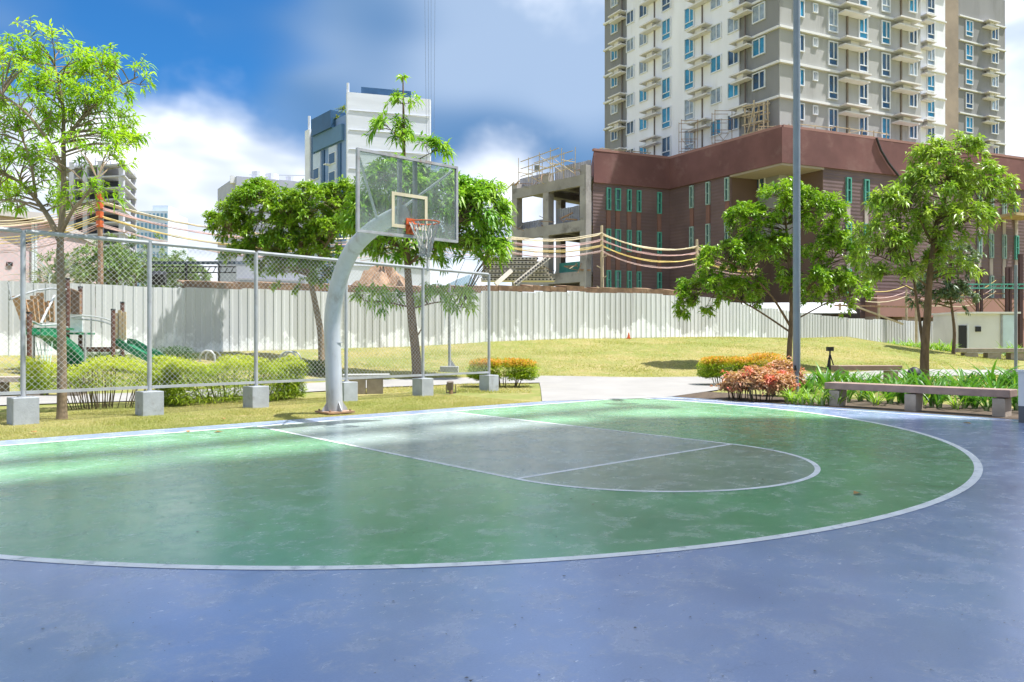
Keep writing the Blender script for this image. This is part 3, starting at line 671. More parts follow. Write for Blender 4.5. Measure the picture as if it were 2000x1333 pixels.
def leafpack(P, D, Nn, L, Wd, droop, rnd, tip=None):
    """N folded drooping leaves -> vertices, triangles, attributes"""
    N = len(P); D = D/np.linalg.norm(D, axis=1, keepdims=True)
    S = np.cross(D, Nn); S /= np.linalg.norm(S, axis=1, keepdims=True)+1e-9; Up = np.cross(S, D)
    L = L[:, None]; Wd = Wd[:, None]; g_ = np.array([0, 0, -1.0])
    mid = P+D*L*.48+g_*droop[:, None]*L*.16; tipp = P+D*L*.96+g_*droop[:, None]*L*.62
    l = mid+S*Wd+Up*Wd*.45; r = mid-S*Wd+Up*Wd*.45
    V = np.stack([P, l, mid, r, tipp], 1).reshape(-1, 3); k = np.arange(N)[:, None]*5
    Fc = np.stack([k+[0, 2, 1], k+[0, 3, 2], k+[1, 2, 4], k+[2, 3, 4]], 1).reshape(-1, 3)
    at_ = {'rnd': np.repeat(rnd, 5)}
    if tip is not None: at_['tip'] = np.repeat(tip, 5)
    return V, Fc, at_
def rosette(n, L, w, droop, rise=.9):
    a = RNG.uniform(0, 2*math.pi, n); e = RNG.uniform(.1, rise, n)*math.pi/2
    D = np.stack([np.cos(a)*np.cos(e), np.sin(a)*np.cos(e), np.sin(e)], 1)
    return leafpack(np.zeros((n, 3)), D, np.tile([0, 0, 1.], (n, 1)), L*RNG.uniform(.6, 1.1, n), np.full(n, w*.5), np.full(n, droop)*RNG.uniform(.4, 1, n), RNG.uniform(0, 1, n))
hotel()

def low_block():
    inv = at(480, 600, 140); inv.z = 0; t = thing('low_office_block', 'long grey block with roof tanks left of the hotel', 'building', inv); m = blockmat('office_grey', (.41, .42, .50))
    C = at(462, 600, 140).xy; L = at(425, 600, 152).xy; Rr = at(615, 600, 146).xy; loc = lambda p: (p[0]-inv.x, p[1]-inv.y)
    MB().prism([loc(C), loc(Rr), loc(Rr+Vector((-2, 14))), loc(L)], -2, 31.6).build('wall', m, t)
    d = (Rr-C)
    for k in range(8):
        z = 29.3-k*3.3; q = C+d*.5; MB().box((q.x-inv.x+.05, q.y-inv.y-.12, z), (d.length*.97, .14, .12), math.atan2(d.y, d.x)).build('joint_band', blockmat('office_joint', (.40, .385, .43)), t)
    MB().box((C.x-inv.x-.6, C.y-inv.y+1.6, 31.2), (2.2, 1.4, 1.4), .4).build('corner_box', blockmat('office_white', (.74, .74, .78)), t)
    for s in (.18, .36, .62):
        q = C+d*s+Vector((0, 4)); o = MB().tube([(q.x-inv.x, q.y-inv.y, 31.6), (q.x-inv.x, q.y-inv.y, 33.6-s)], 1.2, 14).build('roof_tank', MATS['office_white'], t)
    MB().box((loc(C+d*.45)[0], loc(C+d*.45)[1]+3, 33.0), (d.length*.75, .08, .08), .05).build('roof_rail', M_STEEL, t)
low_block()

def skeleton():
    inv = at(190, 600, 230); inv.z = 0; t = thing('construction_skeleton', 'unfinished multi storey concrete skeleton building behind the near tree', 'building', inv)
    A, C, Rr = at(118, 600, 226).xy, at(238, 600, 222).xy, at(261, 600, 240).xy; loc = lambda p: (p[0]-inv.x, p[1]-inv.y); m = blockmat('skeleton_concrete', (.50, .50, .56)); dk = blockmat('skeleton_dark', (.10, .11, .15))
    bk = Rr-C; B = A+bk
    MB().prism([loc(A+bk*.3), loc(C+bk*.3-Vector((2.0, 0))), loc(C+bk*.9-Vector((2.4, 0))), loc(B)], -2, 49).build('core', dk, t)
    for k in range(16):
        z = 2.6+k*3.35; e = (C-A).normalized()*1.2
        MB().prism([loc(A-e), loc(C+e-bk.normalized()*1.0), loc(Rr+e+bk.normalized()*.6), loc(B-e)], z-.45, z).build('floor_slab', m, t)
    for s in (0, .2, .42, .66, 1.0):
        for q in (A+(C-A)*s, A+(C-A)*s+bk): MB().box((*loc(q), 26.0), (1.3, 1.3, 56), .1).build('column', m, t)
    for i in range(18):
        q = A+(C-A)*RNG.uniform(.1, 1)+bk*RNG.uniform(0, 1); z = 52.8; h = RNG.uniform(1.2, 3.6); x = RNG.uniform(-4, 4)
        MB().bar((*loc(q), z), (*loc(q), z+h), .28).build('starter_bar', m, t)
        if i % 2: MB().bar((loc(q)[0], loc(q)[1], z+1.4), (loc(q)[0]+x, loc(q)[1], z+1.6), .22).build('formwork_bar', m, t)
skeleton()
def condo(px0, px1, top, Y, label, col, rows, cols):
    inv = at((px0+px1)/2, 600, Y); inv.z = 0; w = (px1-px0)/F*Y; h = CH+(HY-top)/F*Y; t = thing('condominium_block', label, 'building', inv); m = blockmat('condo_'+str(px0), col)
    MB().box((0, 10, h/2-1), (w, 20, h)).build('wall', m, t); MB().box((w*.1, 10, h+.6), (w*.5, 10, 3.4)).build('roof_house', m, t)
    wm = MB().box((0, 0, 0), (w/cols*.55, .3, h/rows*.5)).mesh('window', mat('condo_glass', (.16, .30, .46), .3, .2, .5))
    for r_ in range(rows):
        for c_ in range(cols): obj('window', wm, t, (-w/2+w*(c_+.5)/cols, -.05, h*.12+(h*.86)*(r_+.5)/rows))
condo(266, 328, 408, 330, 'pale blue far condominium slab right of the concrete skeleton', (.62, .68, .78), 12, 8)

def pink_house():
    inv = Vector((-20, 44, 0)); t = thing('pink_house', 'pale pink rendered house at the left edge behind the fence', 'building', inv); m = blockmat('pink_render', (.62, .47, .47), dirt=(.50, .37, .37), dirt_amt=.5, dscale=.3)
    a, b = at(-110, 600, 40).xy, at(78, 600, 44).xy; loc = lambda p: (p[0]-inv.x, p[1]-inv.y)
    MB().prism([loc(a), loc(b), loc(b+Vector((-3, 12))), loc(a+Vector((-3, 12)))], -.5, 8.2).build('wall', m, t)
    MB().prism([loc(a+Vector((-.4, -.5))), loc(b+Vector((.5, -.5))), loc(b+Vector((-3, 12))), loc(a+Vector((-3, 12)))], 8.2, 8.6).build('roof', blockmat('pink_roof', (.55, .50, .48)), t)
    d = (b-a).normalized(); rz = math.atan2(d.y, d.x)
    for px, py, w, h in ((45, 424, .55, .45), (17, 419, .3, .22), (52, 474, .3, .25), (18, 516, .3, .22)):
        q = a+d*ray_on(a, d, px); z = CH+(HY-py)/F*q.y
        o = obj('window', MB().box((0, -.03, 0), (w, .12, h)).mesh('window', blockmat('vent_brown', (.2, .11, .1))), t, (q.x-inv.x, q.y-inv.y, z), rz); obj('pane', MB().box((0, -.08, 0), (w*.75, .05, h*.75)).mesh('pane', M_BLACK), o)
    for px in (68, 74):
        q = a+d*ray_on(a, d, px)+Vector((0, -.2)); MB().tube([(*loc(q), 0), (*loc(q), 8.1)], .08, 6).build('drain_pipe', M_WFRAME, t)
pink_house()
gw = thing('grey_annex', 'low grey wall block between the pink house and the skeleton building', 'building', (*at(105, 600, 60).xy, 0))
MB().box((0, 2, 4.4), (2.9, 4, 8.8)).build('wall', blockmat('annex_grey', (.47, .47, .50)), gw); MB().box((0, 2, 8.95), (3.3, 4.4, .3)).build('roof', M_BAND, gw)

# hills on the horizon, distance haze put into their blue colour
hl = MB(); n = 40
for i in range(n+1):
    x = -1700+i*40; zz = 150+60*math.sin(i*.55)+38*math.sin(i*1.3+1)+20*math.sin(i*2.9)
    hl.v += [(x, 2400, -10), (x, 2500, zz), (x, 3300, -10)]
for i in range(n):
    for k in range(2): q = i*3+k; hl.f.append((q, q+3, q+4, q+1))
tag(hl.build('hills', mat('hill_haze', (.20, .28, .34), .95, .25, .004), smooth=True), 'hazy blue hills on the horizon', 'hills', kind='structure')

# --- dark steel shed roof and timber far behind the corrugated fence (left)
sh = thing('steel_shed', 'dark blue shed roof on thin posts behind the left part of the white fence', 'shed', (*at(380, 600, 40).xy, .8))
MB().box((0, 1.5, 4.75), (4.6, 4, .16), 0, R(6)).build('roof', mat('shed_roof', (.05, .075, .11), .5, .2, 1), sh)
for x in (-2.2, -.3, 1.4): MB().bar((x, -.3, 0), (x, -.3, 4.6), .10).build('post', M_RUST if x < -1 else M_BLACK, sh)
tr = MB(); tr.bar((-2.3, -.35, 4.35), (2.3, -.35, 4.35), .06); tr.bar((-2.3, -.35, 4.05), (2.3, -.35, 4.05), .06)
for i in range(15): tr.bar((-2.3+i*.31, -.35, 4.05), (-2.15+i*.31, -.35, 4.35), .04)
tr.build('truss', M_BLACK, sh)
fl2 = thing('floodlight', 'black floodlight on a stand seen through the chain link beside the second post', 'lamp', (*at(313, 600, 31).xy, 1.0))
MB().bar((0, 0, 0), (0, 0, 2.5), .09).build('mast', M_BLACK, fl2); MB().box((0, -.1, 2.85), (.5, .4, .45), .2, R(25)).build('lamp_head', M_BLACK, fl2)

# ------------------------------------------------------------------ corrugated site fence
FP = [(-36, 10), (-24, 18.2), (-19.0, 21.4), (-16.0, 23.8), (-14.6, 25.0), (-12.5, 27.2), (-9.7, 29.2), (-6.7, 31.8), (-1.2, 35.5), (2.55, 37.9), (8.8, 41.3), (15.2, 46.6), (20.6, 50.8), (25.4, 54), (33.0, 58.5), (36, 60)]
def sheetmat():
    m = bpy.data.materials.new('white_sheet'); g = G(NT(m)); oi = g.new('ShaderNodeObjectInfo').outputs['Random']
    gp_ = g.new('ShaderNodeNewGeometry').outputs['Position']; z = g.sep(g.new('ShaderNodeTexCoord').outputs['Object'])[2]
    n = g.noise(gp_, .9, 5, .6); c = g.mix(oi, (.45, .455, .44), (.65, .66, .655))
    c = g.mix(g.math('MULTIPLY', g.ramp(n, .5, .75), .35), c, (.50, .49, .46))
    pt = g.ramp(g.math('SUBTRACT', g.math('ADD', g.noise(g.scale(gp_, (1, 1, .7)), 1.1, 5, .7), .12), g.math('MULTIPLY', z, .24)), .47, .56)      # repainted patches low down
    c = g.mix(pt, c, (.83, .84, .84))
    c = g.mix(g.math('MULTIPLY', g.ramp(g.math('ADD', z, g.math('MULTIPLY', n, .25)), .26, .10), .6), c, (.42, .36, .28))    # splash dirt
    p = g.new('ShaderNodeBsdfPrincipled'); g.put(p.inputs['Base Color'], c); p.inputs['Roughness'].default_value = .55
    g.l.new(p.outputs[0], g.new('ShaderNodeOutputMaterial').inputs[0]); return m
M_SHEET = sheetmat()
SW = 1.0
prof = []
for r_ in range(3):
    b = r_*.3333; prof += [(b+.02, 0), (b+.20, 0), (b+.225, -.032), (b+.30, -.032)]
prof = prof+[(1.02, 0)]
sm = MB()
for x, y in prof: sm.v += [(x, y, 0), (x, y, 2.4)]
for i in range(len(prof)-1): sm.f.append((2*i, 2*i+2, 2*i+3, 2*i+1))
SHEET = sm.mesh('sheet', M_SHEET)
RAIL = MB().box((.5, .06, 0), (1.0, .06, .09)).mesh('rail', M_RUST)
cf = thing('corrugated_fence', 'long white corrugated sheet fence around the building site behind the lawn', 'fence', (0, 30, 0))
def poly_at(pl, s):
    for a, b in zip(pl[:-1], pl[1:]):
        a, b = Vector(a), Vector(b); l = (b-a).length
        if s <= l: return a+(b-a)*s/l, (b-a)/l
        s -= l
    return b, (b-a)/l
tot = sum((Vector(b)-Vector(a)).length for a, b in zip(FP[:-1], FP[1:]))
CAN = []
for k in range(int(tot/SW)):
    p, d = poly_at(FP, k*SW); q, _ = poly_at(FP, min(tot-.01, (k+1)*SW))
    if p.x/p.y < -.80: continue
    base = min(tz(p.x, p.y), tz(q.x, q.y))-.04; zb = base+.02*random.uniform(-1, 1)
    if random.random() < .5: zb = round(zb/.06)*.06
    o = obj('sheet', SHEET, cf, (p.x, p.y-30, zb), math.atan2((q-p).y, (q-p).x)); o.scale = ((q-p).length*1.0, 1, 1.0+random.uniform(-.012, .012)); o.rotation_euler.x = random.uniform(-.012, .012)
    for z in (.5, 2.2): obj('rail', RAIL, cf, (p.x, p.y-30, zb+z), o.rotation_euler.z).scale = ((q-p).length, 1, 1)
    CAN.append((p, d, zb))
# rusty timber and sheet canopy that runs along behind the top of the fence
M_CANOPY = mat('canopy_brown', (.21, .13, .075), .9, .4, 3, dirt=(.40, .30, .20), dirt_amt=.6, dscale=2)
cn_ = thing('site_canopy', 'brown timber and rusty sheet canopy along the top of the white fence', 'canopy', (0, 30, 0))
for (p, d, zb) in CAN:
    if not (-12.0 < p.x < 9.2): continue
    nrm = Vector((-d.y, d.x)); c = p+d*.5+nrm*.75; a = math.atan2(d.y, d.x)
    obj('board', MB().box((0, 0, 0), (1.03, 1.2, .07), 0, R(random.uniform(5, 11))).mesh('board', M_CANOPY), cn_, (c.x, c.y-30, zb+2.66+random.uniform(-.03, .03)), a)
    e = p+d*.5+nrm*.14; obj('fascia', MB().box((0, 0, 0), (1.04, .05, .26)).mesh('fascia', M_CANOPY), cn_, (e.x, e.y-30, zb+2.53+random.uniform(-.02, .02)), a+random.uniform(-.015, .015))
# earth heap behind the fence
def heap_(name, label, cx, cy, rx, ry, h, z0, m):
    mb = MB(); n, k = 22, 8
    for j in range(k+1):
        for i in range(n):
            a = 2*math.pi*i/n; f = j/k; hh = h*(1-f*f)*(1+.18*math.sin(5*a+j)+.12*random.uniform(-1, 1))
            mb.v.append((cx+rx*f*math.cos(a)*(1+.1*math.sin(3*a)), cy+ry*f*math.sin(a), z0+hh-(0 if j < k else h*.05)))
    for j in range(k):
        for i in range(n): mb.f.append((j*n+i, (j+1)*n+i, (j+1)*n+(i+1) % n, j*n+(i+1) % n))
    return tag(mb.build(name, m, smooth=True), label, 'earth heap')
heap_('earth_heap', 'orange brown heap of dry spoil behind the fence under the hoop', *at(745, 560, 39).xy, 2.6, 2.2, 2.5, 2.2, mat('spoil', (.36, .23, .145), .95, .35, 4, bump=1, bscale=12))

# shed with grey lean-to roof and doors behind the right part of the fence
sd = thing('site_shed', 'lean-to site shed with pale sheet roof above the right part of the white fence', 'shed', (*at(1600, 600, 56).xy, .5))
MB().box((-1.6, 0, 3.2), (7.4, 3.2, .08), R(-8), R(16)).build('roof', mat('lean_to_sheet', (.62, .62, .64), .5, .12, 1), sd)
MB().box((-1.0, 1.2, 1.6), (8, 2.2, 3.0), R(-5)).build('wall', mat('shed_dark', (.10, .085, .08), .8, .3, 1), sd)
for x in (1.0, 3.8, 6.5): MB().bar((x, -1.2, 0), (x, -1.2, 3.5), .14).build('post', M_BAMBOO, sd)
MB().bar((2.0, -1.3, 3.3), (5.6, -1.1, 2.0), .12).build('brace', M_BAMBOO, sd)
MB().bar((.6, -1.25, 3.35), (7.2, -1.25, 3.2), .12).build('eaves_beam', M_RUST, sd)

# guard house at the far right
gh = thing('guard_house', 'small white guard house with a dark doorway at the far right', 'guard house', (*at(1930, 600, 52).xy, .35))
gz = CH+(HY-613)/F*52-.35; gw_ = 2.05
MB().box((0, 1.6, gz/2), (gw_*2, 3, gz)).build('wall', M_WHITEW, gh)
MB().box((0, 1.55, gz+.06), (gw_*2+.25, 3.3, .12)).build('roof', M_WHITEW, gh)
MB().box((-1.72, .07, 1.0), (.5, .1, 2.0)).build('door', M_BLACK, gh); MB().box((-1.38, .05, 1.0), (.10, .16, 2.1)).build('door_frame', M_WFRAME, gh)
w = MB().box((-.65, .06, 1.75), (.35, .1, .35)).build('window', M_BLACK, gh)
MB().box((.95, .03, gz/2), (.1, .1, gz-.1)).build('corner_post', M_STEEL, gh)
MB().box((1.5, .05, gz/2), (1.0, .06, gz-.2)).build('glazed_panel', mat('pale_glass', (.55, .68, .72), .2, .1, 1, spec=.7), gh)

# steel skeleton gantry with green beams at the right edge
gt = thing('steel_gantry', 'dark steel posts carrying a green lattice walkway at the right edge', 'gantry', (*at(1950, 600, 58).xy, .3))
for px in (1909, 1917, 1966, 1973, 1993):
    x = at(px, 0, 58).x-gt.location.x; MB().bar((x, 0, 0), (x, 0, 6.6 if px != 1993 else 7.6), .16 if px != 1993 else .24).build('post', mat('post_maroon', (.085, .045, .045), .6), gt)
lt = MB()
for z in (5.3, 5.0): lt.bar((-2.6, -.1, z), (4.5, -.1, z), .1)
for i in range(16): lt.bar((-2.6+i*.44, -.1, 5.0), (-2.38+i*.44, -.1, 5.3), .05)
lt.build('green_lattice_beam', M_GREENG, gt)
lb = MB()
for z in (4.6, 4.2): lb.bar((-2.8, .15, z), (4.4, .15, z), .07)
for x in (-1.6, -1.3, .6, .9): lb.bar((x, .1, 3.2), (x+.9, .1, 4.2), .06); lb.bar((x, .1, 3.2), (x-.9, .1, 4.2), .06)
lb.build('brace', M_RUST, gt)
# ------------------------------------------------------------------ temporary power cables on timber poles
def cable_pole(px, top, Y, label, spikes=True):
    p = at(px, top, Y); z0 = tz(p.x, p.y); t = thing('cable_pole', label, 'pole', (p.x, p.y, z0)); h = p.z-z0
    MB().tube([(0, 0, 0), (.03, 0, h*.5), (0, 0, h)], [.11, .10, .08], 7).build('post', M_BAMBOO if px > 400 else M_RUST, t)
    if spikes:
        s = MB()
        for k in range(5): z = h*(.35+.09*k); s.bar((-.02, -.05, z), (.28*(-1)**k, -.12, z+.14), .05)
        s.build('step_peg', M_BAMBOO, t)
    return t
cable_pole(195, 372, 29, 'timber cable pole with orange bands behind the near tree', False)
MB().bar((.15, .3, 2.2), (1.2, .5, .2), .07).build('brace', M_RUST, bpy.data.objects['cable_pole'])
sleeve = MB()
for py in (386, 402, 420, 438): z = at(195, py, 29).z-bpy.data.objects['cable_pole'].location.z; sleeve.tube([(0, 0, z-.12), (0, 0, z+.12)], .14, 7)
sleeve.build('orange_band', M_ORANGE, bpy.data.objects['cable_pole'])
cable_pole(1175, 441, 43.5, 'pale timber cable pole standing left of the slot windows')
cable_pole(1361, 468, 48, 'pale timber cable pole half hidden by the lawn tree')
cable_pole(1770, 566, 60, 'thin cable pole in front of the ground floor openings on the right', False)
M_YEL = mat('yellow_cable', (.70, .54, .18), .6, .15, 3); M_PINK = mat('pink_cable', (.66, .42, .40), .6, .15, 3); M_PALE = mat('pale_yellow_cable', (.72, .62, .42), .6, .15, 3); M_SAL = mat('salmon_cable', (.66, .46, .42), .6, .15, 3)
def cable(pts, sags, m, label, r_, strands=2):
    t = thing('power_cable', label, 'cable', at(*pts[len(pts)//2]), 0); o = t.location
    for s in range(strands):
        P = []
        for i, (a, b, sg) in enumerate(zip(pts[:-1], pts[1:], sags)):
            A, B = at(*a), at(*b)
            for k in range(13 if i == len(sags)-1 else 12):
                f = k/12; q = A.lerp(B, f); q.z -= 4*sg*f*(1-f)*(1+.13*s*math.sin(i*1.7+s)+.10*math.sin(i*2.3+len(label)))+.035*s+random.uniform(-.012, .012); q.y += .05*s; P.append(q-o)
        MB().tube(P, r_, 5).build('strand', m, t)
for k, (m, lab, y0, dy, r_) in enumerate(((M_PALE, 'topmost thick pale yellow cable bundle strung between the timber poles', 392, 0, .019), (M_PINK, 'pink cable bundle just below the topmost one', 404, 12, .013), (M_YEL, 'bright yellow cable bundle third from the top', 421, 23, .016), (M_SAL, 'lowest salmon cable bundle on the timber poles', 437, 33, .012))):
    cable([(-160, y0+22+dy*.3, 27), (195, y0, 28.9), (470, y0+58, 33), (820, 446+dy*1.0, 38), (1000, 463+dy*.9, 41), (1175, 455+dy*1.05, 43.4), (1361, 481+dy*1.0, 47.9), (1480, 515+dy*.6, 52)],
          [.5, .18, .5, .3, .25, .55, .3], m, lab, r_, 4 if k != 2 else 3)
for m, lab, y in ((M_YEL, 'yellow cable sagging across the openings on the far right', 560), (M_SAL, 'salmon cable sagging across the openings on the far right', 572), (M_PALE, 'pale cable sagging lowest across the far right openings', 581)):
    cable([(1690, y+8, 58), (1770, y-2, 60), (1850, y+16, 60), (1945, y-12, 60)], [.25, .3, .5], m, lab, .03, 1)
for i, x in enumerate((829, 836, 842, 850)):     # hoist ropes dropping out of the sky in front of the hotel
    a, b = at(x, -60, 95), at(x+(842-x)*.35, 330, 95); tag(MB().bar((0, 0, 0), a-b, .035).build('hoist_rope', mat('hoist_steel', (.22, .26, .33), .6)), f'thin hoist rope hanging in the sky above the hoop, {["leftmost", "second", "third", "rightmost"][i]} of four', 'rope', 'hoist ropes').location = b

# ------------------------------------------------------------------ chain link fence behind the hoop
P0, P1 = Vector((-7.70, 12.05)), Vector((-.60, 19.85)); FD = (P1-P0).normalized(); FN = Vector((FD.y, -FD.x)); FA = math.atan2(FD.y, FD.x)
fence = thing('chain_link_fence', 'grey steel framed chain link fence on concrete footings behind the hoop', 'fence', (P0.x, P0.y, 0), FA)
ss = [ray_on(P0, FD, px) for px in (-260, 45, 292, 500, 676, 826, 955)]
ZT, ZB = 3.03, .47
FT = MB().box((0, 0, .17), (.36, .36, .46)).mesh('footing', M_FOOT, bevel=.012)
for i, s in enumerate(ss):
    f = obj('footing', FT, fence, (s, 0, 0)); f.rotation_euler.z = random.uniform(-.06, .06)
    MB().tube([(s, 0, .38), (s, 0, ZT)], .038, 10).build('post', M_STEEL, fence, smooth=True)
    MB().box((s, 0, .405), (.14, .14, .014)).build('base_plate', M_STEEL, fence)
tr_ = MB()
for a, b in zip(ss[:-1], ss[1:]):
    MB().tube([(a+.03, 0, ZT-.01), (b-.03, 0, ZT-.01)], .036, 8).build('top_rail', M_STEEL, fence, smooth=True)
    MB().box(((a+b)/2, 0, ZB), (b-a-.07, .05, .05)).build('bottom_rail', M_STEEL, fence)
    w, h = b-a-.08, ZT-ZB-.07; mm = MB(); pit = .095; n = int((w+h)/pit); r_ = .0023
    for sgn in (1, -1):
        for k in range(1, n):
            c = k*pit-h; x0, z0 = max(c, 0), max(-c, 0); x1 = min(c+h, w); z1 = x1-c
            if x1-x0 < .02: continue
            if sgn < 0: q0, q1 = (w-x0, z0), (w-x1, z1)
            else: q0, q1 = (x0, z0), (x1, z1)
            A, B = Vector((a+.04+q0[0], .004*sgn, ZB+.03+q0[1])), Vector((a+.04+q1[0], .004*sgn, ZB+.03+q1[1]))
            t = (B-A).normalized(); sd_ = Vector((-t.z, 0, t.x))*r_; kk = len(mm.v)
            mm.v += [tuple(A+sd_), tuple(A-sd_), tuple(A+Vector((0, r_*1.7, 0))), tuple(B+sd_), tuple(B-sd_), tuple(B+Vector((0, r_*1.7, 0)))]
            mm.f += [(kk, kk+1, kk+4, kk+3), (kk+1, kk+2, kk+5, kk+4), (kk+2, kk, kk+3, kk+5)]
    mo = mm.build('wire_mesh', M_GALV, fence); mo['kind'] = 'stuff'

# ------------------------------------------------------------------ basketball hoop
hoop = thing('basketball_hoop', 'grey goose-neck basketball hoop with clear backboard and torn net', 'basketball hoop', W(0, -1.27, 0), CRZ)
# local: x = U, y = -(V+1.27)
def H(u, v, z): return Vector((u, -(v+1.27), z))
ctl = [(-1.27, .02), (-1.27, .5), (-1.27, 1.0), (-1.27, 1.45), (-1.22, 1.75), (-1.10, 2.06), (-.84, 2.48), (-.44, 2.84), (.10, 3.07), (.65, 3.20), (1.18, 3.27)]
def smoothpath(c, n=5):
    out = []
    for i in range(len(c)-1):
        p0, p1, p2, p3 = (Vector(c[max(0, min(len(c)-1, i+k))]) for k in (-1, 0, 1, 2))
        for j in range(n):
            t = j/n; out.append(.5*((2*p1)+(p2-p0)*t+(2*p0-5*p1+4*p2-p3)*t*t+(3*p1-p0-3*p2+p3)*t**3))
    return out+[Vector(c[-1])]
sp = smoothpath(ctl); UB = .17
pr = [.145-.02*max(0, (i/len(sp)-.5)*2) for i in range(len(sp))]
pole = MB().tube([H(UB*(1-i/len(sp)), p[0], p[1]) for i, p in enumerate(sp)], pr, 24).build('pole', M_POLE, hoop, smooth=True)
MB().tube([H(UB, -1.27, 1.25), H(UB, -1.27, 1.262)], .1475, 24).build('weld_seam', M_STEEL, pole, smooth=True)
MB().box(H(UB, -1.27, .015), (.52, .52, .03)).build('base_plate', M_RUST, hoop)
for a in range(4):
    dx, dy = math.cos(a*math.pi/2), math.sin(a*math.pi/2); gm = MB(); c = H(UB, -1.27, 0); tx = Vector((-dy, dx, 0))*.008
    P = [c+Vector((dx*.13, dy*.13, .03)), c+Vector((dx*.25, dy*.25, .03)), c+Vector((dx*.25, dy*.25, .06)), c+Vector((dx*.13, dy*.13, .22))]
    gm.add([p+tx for p in P]+[p-tx for p in P], [(0, 1, 2, 3), (7, 6, 5, 4), (0, 4, 5, 1), (1, 5, 6, 2), (2, 6, 7, 3)]); gm.build('gusset', M_STEEL, hoop)
bl = MB()
for sx in (-1, 1):
    for sy in (-1, 1): c = H(UB, -1.27, 0)+Vector((sx*.2, sy*.2, .03)); bl.tube([c, c+Vector((0, 0, .03))], .018, 6)
bl.build('bolt', M_RUST, hoop)
VB, B0, B1, BW = 1.38, 2.86, 4.08, .915

def glassmat():
    m = bpy.data.materials.new('scratched_acrylic'); g = G(NT(m)); v = g.new('ShaderNodeTexCoord').outputs['Object']
    tr = g.new('ShaderNodeBsdfTransparent'); tr.inputs[0].default_value = (.90, .95, .92, 1)
    df = g.new('ShaderNodeBsdfDiffuse'); df.inputs[0].default_value = (.62, .68, .62, 1); gl = g.new('ShaderNodeBsdfGlossy'); gl.inputs['Roughness'].default_value = .08
    n = g.noise(v, 2.2, 6, .65); zz = g.sep(v)[2]
    haze_ = g.math('ADD', g.ramp(n, .3, .75, .07, .24), g.ramp(zz, 3.35, 2.9, 0, .10))
    m1 = g.new('ShaderNodeMixShader'); g.put(m1.inputs[0], haze_); g.l.new(tr.outputs[0], m1.inputs[1]); g.l.new(df.outputs[0], m1.inputs[2])
    fr = g.new('ShaderNodeFresnel'); fr.inputs[0].default_value = 1.45
    m2 = g.new('ShaderNodeMixShader'); g.l.new(fr.outputs[0], m2.inputs[0]); g.l.new(m1.outputs[0], m2.inputs[1]); g.l.new(gl.outputs[0], m2.inputs[2])
    g.l.new(m2.outputs[0], g.new('ShaderNodeOutputMaterial').inputs[0]); return m
board = MB().box(H(0, VB, (B0+B1)/2), (BW*2-.06, .012, B1-B0-.06)).build('backboard', glassmat(), hoop)
M_BFR = mat('board_frame', (.38, .38, .37), .55, .2, 6, dirt=(.28, .17, .10), dirt_amt=.8, dscale=4)
for z in (B0+.02, B1-.02): MB().box(H(0, VB, z), (BW*2, .05, .04)).build('frame_bar', M_BFR, board)
for x in (-1, 1): MB().box(H(x*(BW-.02), VB, (B0+B1)/2), (.04, .052, B1-B0-.08)).build('frame_bar', M_BFR, board)
bf = H(0, VB+.011, 0).y; tq = MB(); x0, x1, z0, z1, tw = -.30, .30, 3.02, 3.50, .05
tq.box((0, bf, z1), (x1-x0+tw, .004, tw)); tq.box((0, bf, z0), (x1-x0+tw, .004, tw)); tq.box((x0, bf, (z0+z1)/2), (tw, .004, z1-z0-tw)); tq.box((x1, bf, (z0+z1)/2), (tw, .004, z1-z0-tw))
tq.build('target_square', M_CREAM, board)
for x in (-.14, .14): MB().bar(H(x, VB-.06, 2.9), H(x, VB-.06, B1-.03), .06, .05, (0, 1, 0)).build('back_upright', M_STEEL, board)
for x in (-1, 1): MB().tube([H(x*.05, .55, 3.2), H(x*(BW-.05), VB-.05, B1-.06)], .022, 8).build('brace', M_POLE, board)
for x in (-1, 1): MB().tube([H(x*.05, .2, 3.05), H(x*(BW-.1), VB-.05, B0+.03)], .016, 8).build('brace', M_POLE, board)
rim = MB(); rc = (0, VB+.16+.225); n = 36
rim.tube([H(.225*math.cos(2*math.pi*i/n), rc[1]+.225*math.sin(2*math.pi*i/n), 3.05) for i in range(n+1)], .010, 8, cap=False)
ro = rim.build('rim', M_ORANGE, hoop, smooth=True)
br = MB(); br.box(H(0, VB+.02, 3.03), (.15, .02, .24)); br.box(H(0, VB+.09, 3.055), (.14, .15, .016)); br.bar(H(-.06, VB+.03, 2.94), H(-.06, VB+.17, 3.05), .012, .03); br.bar(H(.06, VB+.03, 2.94), H(.06, VB+.17, 3.05), .012, .03)
br.build('rim_bracket', M_ORANGE, ro)
rh = MB(); rh.tube([H(.232*math.cos(R(-60+300*i/24+90)), rc[1]+.232*math.sin(R(-60+300*i/24-90+180)), 3.028) for i in range(25)], .006, 6)
net = MB(); rr = random.Random(4)
for i in range(12):
    a = 2*math.pi*i/12
    for sg in (-1, 1):
        P = []
        torn = i in (3, 4, 9)
        for k in range(9):
            f = k/8; rad = .222*(1-f)**1.15+.075*f; ang = a+sg*f*(.55 if f < .5 else .55-.4*(f-.5)); z = 3.045-f*(.40 if not torn else .52)
            P.append(H(rad*math.cos(ang)+.02*f+rr.uniform(-.008, .008), rc[1]+rad*math.sin(ang)+.03*f+rr.uniform(-.008, .008), z-.05*math.sin(f*3.1)*(1 if torn else .3)))
        net.tube(P, .0075, 5)
for i in range(9):     # tangled knots and a loose end at the bottom
    P = [H(rr.uniform(-.09, .12), rc[1]+rr.uniform(-.09, .09), 2.62+rr.uniform(-.09, .1)) for _ in range(5)]
    net.tube([Vector(q) for q in smoothpath(P, 4)] if False else P, .011, 5)
